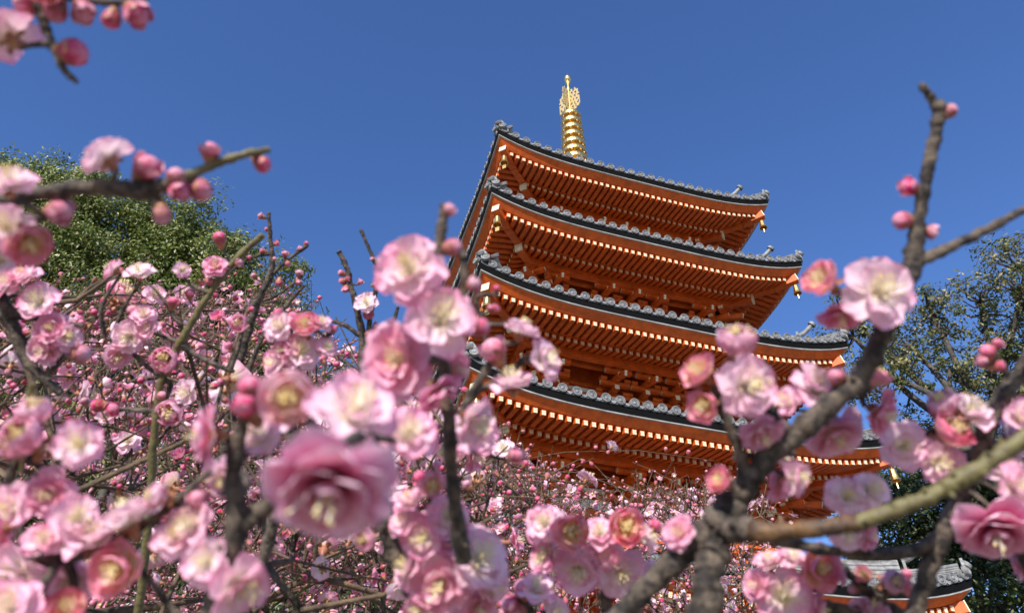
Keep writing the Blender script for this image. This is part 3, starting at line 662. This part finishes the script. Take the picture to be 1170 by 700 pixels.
plum('plum_branch', 'blurred dark upright twig with three overlapping pale blossoms left of the pagoda eaves',
     [(0, [(530, 640, .30, 20), (518, 560, .29, 17), (512, 480, .28, 15), (505, 400, .28, 14), (497, 320, .28, 13), (503, 270, .28, 12), (508, 234, .28, 10)]), (0, [(505, 400, .28, 9), (528, 350, .28, 8), (530, 300, .28, 9), (527, 285, .28, 9)])],
     [(470, 312, 88, 'full', -.15, .15, 1), (502, 368, 90, 'open', .35, .15, 1, .275), (458, 412, 94, 'full_deep', -.25, -.1, 1, .29), (535, 478, 66, 'full', .5, -.5, .3), (497, 445, 62, 'full_deep', .3, -.6, .2), (516, 420, 50, 'full_deep', .6, -.3, .4, .3)],
     [(513, 240, 17, .7, .6), (517, 283, 25, .9, .1), (541, 325, 19, .8, .3), (548, 374, 26, .8, .2)])
plum('plum_branch', 'thin twig of pink buds and side-on blossoms before the lower pagoda corner',
     [(0, [(505, 520, .36, 12), (540, 450, .36, 11), (560, 415, .36, 8), (578, 392, .36, 7)]), (0, [(540, 450, .36, 8), (575, 430, .36, 7), (605, 405, .36, 6)]), (0, [(560, 415, .36, 6), (552, 370, .36, 5), (545, 340, .36, 5), (571, 336, .36, 4)]), (0, [(548, 372, .36, 5), (590, 369, .36, 4)])],
     [(617, 413, 56, 'full', .75, .1, .45), (586, 443, 56, 'full', -.1, .7, .15), (594, 382, 46, 'full', .3, .75, -.1), (542, 495, 60, 'full', .3, .2, .6)],
     [(564, 400, 32, -.3, .7), (560, 352, 9, .2, .5), (566, 352, 9, .4, .2), (567, 330, 10, .2, .9), (590, 520, 20, .3, .2), (610, 404, 10, .6, .6)])
plum('plum_tree', 'nearest plum limb carrying the largest full blossom and its bowl-shaped neighbour',
     [(0, [(215, 780, .24, 34), (240, 715, .24, 30), (255, 650, .24, 29), (272, 600, .24, 26), (267, 550, .24, 20), (272, 500, .24, 17), (285, 468, .24, 14)]), (0, [(274, 602, .24, 22), (300, 583, .24, 20), (325, 560, .235, 18), (352, 525, .235, 14), (395, 500, .235, 12), (440, 500, .235, 9)])],
     [(333, 455, 66, 'cup', .1, -.15, 1, .225), (400, 480, 112, 'full', .35, .45, .45, .215), (378, 540, 155, 'rose', .05, -.85, .8, .165), (464, 500, 76, 'full', .35, .35, .7, .25), (246, 497, 76, 'full_deep', -.7, -.2, .35), (415, 545, 84, 'full', .7, .0, .3, .20),
      (300, 505, 72, 'full', -.2, .5, .5, .25), (222, 600, 66, 'full', -.3, .2, .9, .27), (262, 540, 60, 'full', -.1, -.5, .6, .28), (268, 668, 78, 'full', .5, -.4, .3), (240, 640, 62, 'open', -.2, .1, 1)],
     [(286, 443, 32, .0, 1), (284, 462, 38, -.2, .6), (350, 445, 20, .3, .8)], root_to_ground=(-.16, .42))
plum('plum_branch', 'low spray of pale and rosy blossoms in the bottom left corner',
     [(0, [(-60, 720, .27, 22), (0, 660, .27, 18), (60, 640, .27, 15), (110, 628, .27, 12), (165, 600, .27, 10), (205, 570, .27, 9), (240, 538, .27, 8)]), (0, [(-40, 600, .28, 15), (5, 558, .28, 13), (25, 520, .28, 10), (60, 545, .28, 8)]), (1, [(25, 540, .28, 7), (30, 470, .28, 8), (38, 438, .28, 8)]),
      (0, [(110, 628, .27, 8), (150, 640, .27, 6), (200, 700, .27, 9)])],
     [(38, 508, 50, 'ball', -.1, .3, .9), (38, 484, 38, 'ball', .2, .9, .3), (92, 508, 58, 'open', .35, .1, 1), (60, 562, 62, 'full_deep', .1, -.3, .9), (16, 583, 66, 'full', -.2, .1, 1), (84, 592, 56, 'full', .6, .2, .5), (28, 652, 84, 'full', -.2, -.5, .7),
      (142, 648, 66, 'cup', .0, -.05, 1), (150, 602, 84, 'full', -.5, .75, -.1), (110, 622, 70, 'full', -.2, .7, .2), (86, 660, 60, 'full', .1, -.4, .8, .28), (14, 700, 80, 'full', .0, .4, .6, .24), (80, 704, 50, 'cup', .1, .6, .6), (190, 570, 30, 'ball', -.5, .1, .5), (200, 618, 52, 'full', .2, .4, .6), (5, 605, 50, 'full_deep', -.5, -.3, .5), (50, 620, 50, 'full', .2, .5, .5)],
     [(112, 668, 24, -.6, -.3), (6, 500, 24, -.3, .8), (12, 515, 26, -.6, .2), (225, 570, 24, .2, .6)])
plum('plum_branch', 'upright dark-barked twig with a cluster of pink blossoms near the left edge',
     [(0, [(-50, 290, .50, 20), (-10, 330, .50, 18), (15, 372, .50, 15), (30, 410, .50, 12), (70, 450, .50, 9)]), (0, [(10, 360, .50, 8), (50, 365, .50, 7), (95, 372, .50, 5)])],
     [(46, 347, 50, 'open', .15, .2, 1), (62, 378, 46, 'full_deep', .2, .05, 1), (55, 398, 44, 'full_deep', -.1, -.4, .9), (30, 320, 40, 'full', -.2, .5, .6), (12, 325, 44, 'full', -.4, .1, .8), (75, 385, 36, 'open', .6, -.1, .7)],
     [(92, 404, 26, .9, .0), (20, 300, 14, .1, .9), (30, 290, 12, .2, .9)])
plum('plum_branch', 'long slanting olive shoot crossing the left blossoms in front of the evergreen',
     [(1, [(150, 760, .62, 11), (165, 640, .62, 9), (172, 560, .62, 9), (178, 480, .62, 9), (186, 430, .62, 8), (205, 392, .62, 9), (232, 348, .62, 8), (262, 305, .62, 8), (300, 268, .62, 7)]), (0, [(178, 470, .62, 8), (195, 440, .62, 5), (172, 422, .62, 5), (145, 398, .62, 5), (120, 385, .62, 4)]), (0, [(205, 392, .62, 6), (232, 410, .62, 6), (268, 425, .62, 5)])],
     [(190, 416, 31, 'ball', .2, .2, 1), (198, 470, 31, 'ball', .1, -.2, 1), (160, 315, 38, 'open', .1, .8, .5, .62), (132, 310, 30, 'full', -.8, .2, .2, .62), (207, 310, 22, 'full', .6, .1, .5), (246, 306, 32, 'full_deep', .2, .3, .8), (150, 385, 42, 'full', .0, -.3, .9), (135, 405, 34, 'full_deep', .2, -.5, .5), (165, 362, 30, 'full', .2, .4, .6), (275, 372, 22, 'ball', .1, .1, 1), (172, 378, 30, 'full', -.3, .3, .8)],
     [(112, 463, 18, -.6, .1), (128, 468, 18, .3, .2), (185, 452, 14, .3, .8), (198, 345, 14, .3, .8), (152, 355, 15, -.2, .5), (217, 335, 12, .1, .9), (251, 272, 17, -.1, .9), (273, 300, 11, .8, .2), (240, 322, 11, .6, -.2)])
plum('plum_branch', 'upright knotty twigs studded with small buds against the sky left of centre',
     [(0, [(250, 560, .85, 13), (262, 480, .85, 12), (278, 400, .85, 10), (292, 350, .85, 9), (310, 310, .85, 7), (309, 275, .85, 5), (307, 243, .85, 4)]), (0, [(304, 322, .85, 5), (325, 300, .85, 4), (352, 280, .85, 4)]), (0, [(292, 345, .85, 4), (315, 338, .85, 3), (346, 315, .85, 3)]), (0, [(308, 290, .85, 4), (285, 295, .85, 3), (262, 312, .85, 3)]),
      (0, [(262, 480, .85, 8), (300, 385, .85, 5), (325, 352, .85, 5), (347, 326, .85, 4)])],
     [],
     [(298, 247, 8, -.8, .4), (305, 262, 6, -.6, .3), (316, 278, 7, .7, .3), (300, 287, 8, -.7, .2), (326, 290, 8, .2, .8), (329, 301, 8, .4, -.8), (343, 284, 7, .6, .3), (350, 278, 6, .5, .6), (342, 312, 9, .2, .9), (319, 323, 10, .0, -.8), (341, 322, 8, .3, -.8), (290, 315, 8, -.4, .6), (285, 294, 6, .1, .8), (313, 296, 7, .6, .2)])
plum('plum_branch', 'forked bare twigs with a few buds and one small open flower left of the pagoda',
     [(0, [(470, 620, .80, 14), (430, 520, .80, 12), (415, 440, .80, 10), (413, 380, .80, 8), (402, 330, .80, 6), (396, 305, .80, 6), (387, 287, .80, 6)]), (0, [(417, 450, .80, 7), (422, 370, .80, 6), (432, 315, .80, 6), (422, 285, .80, 4), (412, 262, .80, 4)]), (0, [(434, 318, .80, 4), (436, 295, .80, 3)]), (0, [(414, 385, .80, 5), (395, 372, .80, 5), (378, 366, .80, 4)]), (0, [(415, 440, .80, 6), (440, 400, .80, 4), (455, 350, .80, 4)])],
     [(419, 348, 30, 'open', .05, .35, .9)],
     [(390, 312, 9, -.7, .3), (398, 318, 8, .7, .3), (391, 321, 9, -.6, -.2), (395, 330, 10, .1, -.8), (421, 359, 15, .1, -.9), (412, 322, 7, .6, .5), (426, 296, 7, -.6, .2), (430, 325, 9, .6, .1), (422, 380, 11, .7, .3), (430, 372, 9, .6, .5)])
# ---- right side
plum('plum_tree', 'thick grey plum limb rising from bottom centre to a bare forked tip against the sky',
     [(0, [(785, 790, .285, 40), (804, 700, .285, 36), (812, 650, .29, 34), (822, 606, .30, 34)]), (0, [(640, 780, .30, 27), (700, 712, .30, 24), (745, 665, .30, 25), (790, 622, .30, 30), (826, 592, .30, 36), (848, 562, .30, 27), (872, 528, .30, 25), (905, 500, .30, 24), (945, 466, .30, 24), (982, 432, .30, 22), (1004, 390, .30, 22), (1024, 345, .30, 21), (1041, 305, .30, 22), (1048, 262, .30, 16), (1056, 215, .30, 14), (1064, 175, .30, 14), (1072, 140, .30, 14), (1072, 117, .30, 14)]),
      (0, [(1072, 122, .30, 13), (1063, 110, .30, 9), (1052, 97, .30, 8)]), (0, [(1042, 302, .30, 15), (1075, 287, .30, 12), (1120, 266, .30, 11), (1170, 240, .30, 10), (1215, 218, .30, 10)]),
      (0, [(822, 600, .298, 22), (842, 603, .29, 28), (858, 605, .283, 24)]), (2, [(835, 603, .294, 18), (870, 607, .278, 22), (905, 606, .274, 19), (930, 603, .27, 20), (960, 600, .268, 18), (990, 594, .265, 18.5)]), (1, [(982, 596, .2655, 17), (1020, 583, .262, 19), (1050, 572, .26, 17.5), (1076, 559, .26, 18), (1100, 545, .26, 20), (1125, 531, .26, 17), (1150, 514, .26, 18), (1200, 480, .26, 17)]),
      (0, [(852, 555, .30, 18), (846, 520, .30, 14), (835, 490, .30, 11), (822, 462, .30, 9)]), (0, [(905, 498, .30, 14), (880, 470, .30, 14), (868, 440, .30, 12)])],
     [(1000, 335, 88, 'open', .05, -.05, 1, .29), (948, 325, 50, 'cup', -.7, .1, .35), (962, 355, 54, 'full_deep', -.1, -.7, .3, .30), (848, 442, 78, 'full', .3, -.1, .95, .29), (805, 430, 46, 'cup', -.6, .3, .4), (846, 408, 46, 'ball', -.2, .8, .2), (810, 462, 42, 'cup', -.5, -.2, .6), (868, 490, 56, 'full_deep', .1, -.6, .5),
      (932, 448, 70, 'full', .2, .5, .45, .315), (902, 462, 46, 'full', -.7, .3, .3, .315), (1000, 468, 60, 'full_deep', .5, -.5, .5, .315), (992, 440, 40, 'cup', .3, .5, .2, .315), (948, 490, 74, 'full_deep', .1, -.65, .6, .325), (890, 545, 60, 'full_deep', .3, -.5, .4, .325), (885, 520, 46, 'full', .5, .1, .4, .32), (828, 552, 32, 'cup', -.6, .2, .5), (905, 545, 44, 'full', .5, -.2, .5), (778, 610, 44, 'full_deep', -.6, .2, .5)],
     [(1085, 127, 19, .7, .5), (1038, 214, 22, -.8, .3), (1031, 252, 24, -.9, .1), (1064, 265, 18, .7, -.2), (800, 470, 16, -.8, .1), (872, 425, 14, .2, .9), (862, 545, 18, .2, .6), (955, 430, 22, -.2, .7)], root_to_ground=(.22, .30))
plum('plum_tree', 'slanting grey plum limb at the right edge with a crowded pink flower cluster',
     [(0, [(1200, 372, .33, 16), (1170, 420, .33, 18), (1140, 462, .33, 19), (1118, 515, .33, 18), (1100, 560, .33, 19), (1078, 610, .33, 19), (1058, 660, .33, 20), (1040, 720, .33, 22), (1020, 790, .33, 28)]), (0, [(1076, 612, .33, 15), (1045, 628, .33, 14), (1000, 634, .33, 13), (950, 628, .33, 12), (885, 618, .33, 11)]),
      (0, [(1125, 500, .33, 12), (1150, 545, .33, 12), (1165, 610, .33, 14), (1180, 660, .33, 18)]), (0, [(1140, 462, .33, 10), (1105, 470, .33, 8), (1075, 490, .33, 7), (1040, 500, .33, 7)]), (0, [(1135, 470, .33, 8), (1150, 425, .33, 6), (1130, 402, .33, 5)]), (0, [(1160, 600, .33, 10), (1150, 560, .33, 8), (1168, 535, .33, 6)])],
     [(1135, 595, 92, 'rose', -.25, -.85, .7, .31), (1160, 560, 66, 'full', .3, .2, .8, .31), (1160, 590, 66, 'full_deep', .4, -.2, .7, .32), (1148, 540, 50, 'full', -.1, .6, .5), (1105, 475, 60, 'full', .1, .4, .3), (1085, 470, 36, 'ball', -.6, .5, .3), (1150, 500, 56, 'full', .6, .2, .5, .34), (1030, 508, 60, 'full', -.2, -.1, 1), (1066, 525, 54, 'full', .1, -.3, .9), (1076, 500, 48, 'cup', .4, .4, .6), (1085, 535, 46, 'full', .3, -.3, .8), (1165, 480, 60, 'full', .3, .3, .7), (1165, 630, 60, 'full_deep', .3, -.4, .5, .34),
      (965, 570, 52, 'full', -.1, .3, .9), (992, 562, 46, 'full', .3, .2, .8), (968, 608, 42, 'full', -.2, -.3, .8), (988, 612, 36, 'full_deep', .5, -.1, .6), (1170, 510, 46, 'full', .5, .2, .6)],
     [(1128, 402, 20, -.3, .6), (1140, 393, 14, .4, .8), (1141, 418, 16, .4, .1), (1122, 412, 14, -.5, -.2), (994, 556, 18, .1, .5), (1166, 537, 18, -.2, .3), (1068, 470, 14, -.4, .6)], root_to_ground=(.42, .22))
plum('plum_branch', 'low twig with three round pink blossoms at the bottom right before the grey roof corner',
     [(0, [(1075, 790, .36, 20), (1040, 715, .36, 17), (1010, 690, .36, 14), (985, 670, .36, 12), (960, 648, .36, 9), (930, 650, .36, 9), (905, 665, .36, 8)]), (0, [(985, 700, .36, 14), (955, 695, .36, 15), (935, 690, .36, 10)])],
     [(893, 680, 68, 'open', -.1, -.05, 1), (927, 648, 54, 'cup', .2, .1, 1), (880, 645, 40, 'full', -.2, .8, .1), (905, 640, 36, 'full', .1, .7, .3), (1014, 665, 28, 'ball', .1, .2, 1), (990, 658, 24, 'cup', -.7, .3, .5), (950, 650, 44, 'full_deep', .6, .1, .3), (868, 668, 40, 'full_deep', -.7, -.1, .3), (995, 700, 46, 'full_deep', .1, .6, .3), (1030, 672, 24, 'cup', .6, .1, .6), (925, 690, 50, 'full_deep', .5, -.4, .3)],
     [(975, 672, 14, -.6, .1), (1036, 655, 12, .4, .8)])
plum('plum_branch', 'bunch of six pale frilly blossoms packed together at bottom centre under the pagoda',
     [(0, [(700, 790, .42, 16), (695, 720, .42, 13), (690, 670, .42, 10), (680, 640, .42, 8), (655, 620, .42, 7), (630, 605, .42, 6)]), (0, [(690, 665, .42, 8), (705, 630, .42, 7), (712, 610, .42, 5)]), (1, [(735, 660, .42, 5), (725, 625, .42, 6), (720, 585, .42, 5)])],
     [(624, 600, 50, 'full', -.35, .3, .7), (654, 608, 46, 'cup', -.1, .1, 1, .41), (684, 612, 44, 'full', .0, .6, .5), (713, 602, 44, 'cup', .05, .05, 1, .41), (660, 648, 62, 'full', -.2, -.35, 1), (706, 650, 66, 'full', .15, -.35, 1), (628, 625, 40, 'full', -.4, -.5, .5), (736, 615, 36, 'full', .7, .1, .4), (742, 655, 34, 'full', .7, -.1, .5), (690, 635, 40, 'full', .0, .2, .6), (620, 640, 34, 'full', -.5, .1, .6)],
     [(748, 600, 16, .3, .6), (612, 590, 18, -.5, .6)])
plum('plum_branch', 'dark slanting stem at bottom centre-left beneath a tall spray of frilly pink blossoms',
     [(0, [(520, 790, .32, 24), (488, 710, .32, 22), (462, 655, .32, 19), (440, 605, .32, 17), (428, 570, .32, 13)]), (0, [(488, 712, .32, 14), (505, 670, .32, 10), (500, 625, .32, 9), (492, 590, .32, 7), (490, 560, .32, 6)]), (0, [(505, 665, .32, 8), (535, 635, .32, 7), (545, 610, .32, 5)])],
     [(505, 662, 84, 'full_deep', -.1, -.3, .95), (542, 642, 84, 'full', .45, .25, .6), (487, 612, 58, 'full', -.2, -.1, 1), (510, 592, 56, 'full', .3, .1, .7), (465, 598, 44, 'full', -.5, .4, .5), (493, 556, 34, 'cup', .2, .1, 1), (470, 575, 40, 'full', -.4, .6, .3), (470, 650, 48, 'full', -.7, .2, .4), (560, 665, 50, 'full', .6, -.3, .6), (420, 617, 26, 'ball', -.2, .1, 1), (518, 622, 50, 'full', .1, .5, .4), (485, 690, 50, 'full', -.3, -.5, .6), (545, 690, 50, 'full_deep', .3, -.5, .6)],
     [(480, 545, 18, -.4, .7), (452, 600, 16, -.5, .5)])
plum('plum_branch', 'short twig with glossy round rose buds at the bottom edge left of centre',
     [(0, [(640, 780, .40, 14), (615, 715, .40, 11), (600, 690, .40, 8), (592, 676, .40, 6)]), (0, [(612, 712, .40, 7), (630, 690, .40, 5)])],
     [(612, 676, 46, 'full', .2, .6, .4), (632, 700, 40, 'full', .5, .1, .5)],
     [(598, 672, 26, -.2, .8), (583, 690, 24, -.6, .3), (594, 698, 22, -.3, -.2)])

plum('plum_branch', 'middle-left twig crossing below the evergreen with pale open blossoms facing outward',
     [(0, [(300, 640, .48, 15), (322, 560, .48, 12), (335, 480, .48, 11), (340, 420, .48, 9), (332, 380, .48, 7), (322, 355, .48, 5)]), (0, [(340, 425, .48, 8), (360, 400, .48, 6), (378, 380, .48, 4)])],
     [(322, 375, 40, 'full', -.3, .3, .9), (345, 402, 46, 'full', .2, .1, .9), (330, 400, 40, 'full_deep', -.4, -.2, .7), (365, 372, 30, 'full', .4, .6, .4), (318, 415, 40, 'full', -.6, -.1, .6), (372, 398, 28, 'full', .6, .2, .6), (350, 378, 34, 'cup', .1, .4, .7)],
     [(334, 362, 14, .4, .8), (318, 358, 13, -.4, .7), (380, 376, 12, .6, .3)])

# ------------------------------------------------------------------ plum trees a few steps away
LX = [-400, 0, 90, 170, 250, 300, 340, 385, 430, 480, 530, 570, 610, 660, 720, 780, 850, 905, 930, 1600]
LY = [250, 306, 325, 335, 335, 322, 345, 385, 418, 445, 470, 505, 540, 545, 548, 552, 556, 590, 700, 900]
def ylim(x): return np.interp(x, LX, LY)
FAR = {}
def lowflower(seed, nu=4, nv=4, n=6):
    r = np.random.default_rng(seed); mb = MB(); kd = seed % 3
    ph = [(30, 0), (25, 45), (15, 85)][kd]
    for i in range(n): petal(mb, .0130, .0072, i*2*PI/n+r.random()*.3, ph[0]+r.normal()*6, ph[1]+r.normal()*10, nu, nv, r, ruf=.06)
    if nu > 3:
        for i in range(5): petal(mb, .0105, .0058, .5+i*2*PI/5+r.random()*.3, ph[0]+25, ph[1]+28+r.normal()*10, nu, nv, r, z0=.0006, ruf=.06)
    lathe(mb, [(0, .0045), (.0022, .0042), (.0028, .002), (.0, .0005)], 5, mi=1)
    mb.A[-1] = mb.A[-1]*0
    lathe(mb, [(.0006, -.005), (.0022, -.003), (.0032, .0), (.0, .0004)], 5, mi=2)
    return mb
def lowbud(seed):
    mb = make_bud(seed, 6, 0); lathe(mb, [(.0008, -.004), (.0030, -.001), (.0044, .0014), (.0046, .003), (.0030, .003)], 6, mi=1); return mb
FM = [MT['petal'], MT['anther'], MT['calyx']]; FMD = [MT['petal_deep'], MT['anther'], MT['calyx']]; BMm = [MT['budpink'], MT['calyx']]
MID = [lowflower(s, 5, 5, 5) for s in range(6)]; LOW = [lowflower(s, 3, 4, 5) for s in range(20, 26)]; LB = [lowbud(s) for s in range(3)]
MIDm = [m.mesh('blossom', FM if i % 2 else FMD) for i, m in enumerate(MID)]; LBm = [m.mesh('bud', BMm) for m in LB]

def plum_tree(label, base, dom, ntarget, seed, twigs=3, trunk_r=.06, overshoot=55, dens=.9, hi=False):
    """dom = (x0,x1,D0,D1): image-azimuth range and distance range the crown fills"""
    r = np.random.default_rng(seed); base = np.array(base, float); root = empty('plum_tree', tuple(base)); tag(root, label, 'plum tree', 'plum trees in bloom in front of the pagoda')
    x0, x1, D0, D1 = dom; T = []
    while len(T) < ntarget:
        x = x0 + (x1-x0)*r.random(); yl = ylim(x) + 14; y = yl + (800-yl)*r.random()**1.15; D = D0 + (D1-D0)*r.random()**.8
        P = at(x, y, D)
        if P[2] > 1.1: T.append(P)
    T = np.array(T); hub = np.array([base[0], base[1], max(.9, T[:, 2].min()*.55)])
    T = T[np.argsort(np.linalg.norm(T-hub, axis=1))]
    nodes = [base, base*.5+hub*.5 + r.normal(size=3)*.04, hub]; par = [-1, 0, 1]; NA = np.zeros((60000, 3)); NA[:3] = nodes; n = 3; par = list(par)
    for t in T:
        d = np.linalg.norm(NA[1:n]-t, axis=1) + .25*np.linalg.norm(NA[1:n]-hub, axis=1); j = int(d.argmin())+1
        L = np.linalg.norm(NA[j]-t); k = max(1, int(L/.09)); side = r.normal(size=3)*L*.10; p = j
        for i in range(1, k+1):
            f = i/k; q = NA[j] + (t-NA[j])*f + side*math.sin(PI*f) + r.normal(size=3)*.010
            NA[n] = q; par.append(p); p = n; n += 1
    NA = NA[:n]; par = np.array(par)
    cnt = np.zeros(n)
    kids = [[] for _ in range(n)]
    for i in range(n-1, 0, -1):
        if cnt[i] == 0: cnt[i] = 1
        cnt[par[i]] += cnt[i]; kids[par[i]].append(i)
    rad = np.minimum(trunk_r, .0016*cnt**.50 + .0006)
    # skeleton chains
    wood = MB(); trunkm = MB(); todo = [(0, max(kids[0], key=lambda k: cnt[k]))]
    while todo:
        a_, b_ = todo.pop(); ch = [a_, b_]
        while kids[ch[-1]]:
            ks = sorted(kids[ch[-1]], key=lambda k: -cnt[k])
            for k in ks[1:]: todo.append((ch[-1], k))
            ch.append(ks[0])
        P = NA[ch]; R = rad[ch].copy(); R[0] = min(R[0], R[1]*1.3)
        tube(trunkm if a_ == 0 else wood, P-base, R, 8 if R.max() > .008 else 5, bump=.16, cap=False)
    trunkm.obj('trunk', MT['barkd'], root, smooth=True); wood.obj('branches', MT['barkd'], root, smooth=True)
    # twigs
    tw = MB(); fl = []; bd = []
    tips = [i for i in range(3, n) if cnt[i] <= 3]; r.shuffle(tips)
    ntw = int(ntarget*twigs)
    for q in range(ntw):
        i = tips[q % len(tips)]; P0 = NA[i]; d = NA[i]-NA[par[i]]; d = d/(np.linalg.norm(d)+1e-9)
        d = d*.7 + r.normal(size=3)*.65 + np.array([0, 0, .55]); d /= np.linalg.norm(d); L = .07 + .26*r.random()**1.4
        bare = r.random() < .22
        if bare: L += .10 + .15*r.random()
        for _ in range(3):
            px_, py_, Dp = pix(P0+d*L)
            if py_[0] < ylim(px_[0]) - overshoot*r.random(): L *= .55
        m = 4; tt = np.linspace(0, 1, m); bend = r.normal(size=3)*L*.06
        P = P0 + d*(L*tt)[:, None] + bend*np.sin(PI*tt)[:, None]
        tube(tw, P-base, np.linspace(.0016, .0008, m)*(.8+.5*r.random()), 4, cap=False)
        s = .015 + .03*r.random()
        while s < L:
            f = s/L; pp = P0 + d*s + bend*math.sin(PI*f); o = r.normal(size=3); o -= (o@d)*d; o /= np.linalg.norm(o)
            dd = o*.8 + d*.25 + np.array([0, 0, .1]) + r.normal(size=3)*.25; dd /= np.linalg.norm(dd)
            px_, py_, Dp = pix(pp); above = ylim(px_[0]) - py_[0]
            pf = (.36 if above < -25 else .18 if above < 5 else .03)*dens
            if bare: pf = .03
            if r.random() < pf:
                fl.append((*pp + dd*.006, *dd, .95+.35*r.random()))
                if r.random() < .35: bd.append((*pp - dd*.005, *(-dd), .7+.4*r.random()))
            elif r.random() < (.25 if bare else .70):
                bd.append((*pp + dd*.005, *dd, .55+.5*r.random()))
            s += .016 + .035*r.random()
    tw.obj('twigs', MT['barkd'], root, smooth=True)
    print(len(fl), len(bd))
    for (lst, midm, lowm, nm, nms, mm_) in ((fl, MIDm, LOW, 'blossom', 'blossoms', FM), (bd, LBm, LB, 'bud', 'buds', BMm)):
        A = np.array(lst); px_, py_, Dp = pix(A[:, :3]); vis = (px_ > -10) & (px_ < 1180) & (py_ > -10) & (py_ < 710)
        key = np.where(vis, Dp/A[:, 6], 1e6); order = np.argsort(key)
        for c_, i in enumerate(order[:100]):
            if hi and nm == 'blossom':
                put_flower(root, A[i, :3]-base, A[i, 3:6], .027*A[i, 6], ['open', 'full', 'cup', 'full_deep', 'open', 'full', 'ball', 'open_deep'][int(r.integers(8))]); continue
            if hi: put_bud(root, A[i, :3]-base, A[i, 3:6], .0088*A[i, 6]); continue
            o = inst(nm, midm[int(r.integers(len(midm)))], root, frame_to(A[i, 3:6], r.random()*6)*A[i, 6], A[i, :3]-base)
        rest = order[100:]; mb = MB(); groups = np.array_split(r.permutation(rest), len(lowm))
        for gi, (gr, lm) in enumerate(zip(groups, lowm)):
            if len(gr) == 0: continue
            Ms = np.array([frame_to(A[i, 3:6], r.random()*6)*A[i, 6] for i in gr]); arr = lm.arrays()
            if nm == 'blossom' and gi % 3 != 0: arr = (arr[0], arr[1], arr[2], np.where(arr[3] == 0, 3, arr[3]))
            mb.place(arr, Ms, A[gr, :3]-base)
        o = mb.obj(nms, mm_ + ([MT['petal_deep']] if nm == 'blossom' else []), root, smooth=True); o['kind'] = 'stuff'
    return len(fl), len(bd)
plum_tree('close plum tree with larger full blossoms and dark limbs left of centre', (-.75, .55, 0), (-120, 560, .62, 1.15), 85, 20, twigs=3.2, dens=.6, overshoot=70, trunk_r=.07, hi=True)
plum_tree('plum tree with a stout dark trunk filling the lower left with dense pink blossom', (-1.15, 1.25, 0), (-180, 330, 1.0, 1.9), 170, 21, twigs=3.6, trunk_r=.08)
plum_tree('plum tree in full bloom behind the near branches, left of the pagoda', (-.55, 2.3, 0), (180, 560, 1.5, 2.8), 200, 22, twigs=4.0)
plum_tree('far left plum tree whose small blossoms spread below the evergreen', (-2.6, 2.6, 0), (-200, 300, 2.2, 3.4), 230, 23, twigs=3.4)
plum_tree('plum tree with fine small blossoms right under the lower pagoda roofs', (.45, 2.2, 0), (520, 900, 1.6, 2.6), 190, 24, twigs=3.8)
plum_tree('thinly flowering plum tree rising beside the left foot of the pagoda', (.0, 1.3, 0), (330, 640, 1.1, 1.9), 110, 25, twigs=3.0, overshoot=85, dens=.6)
plum_tree('most distant plum tree, dotted with tiny blossoms low at centre left', (-1.3, 4.6, 0), (60, 620, 3.6, 5.0), 240, 26, twigs=3.4)
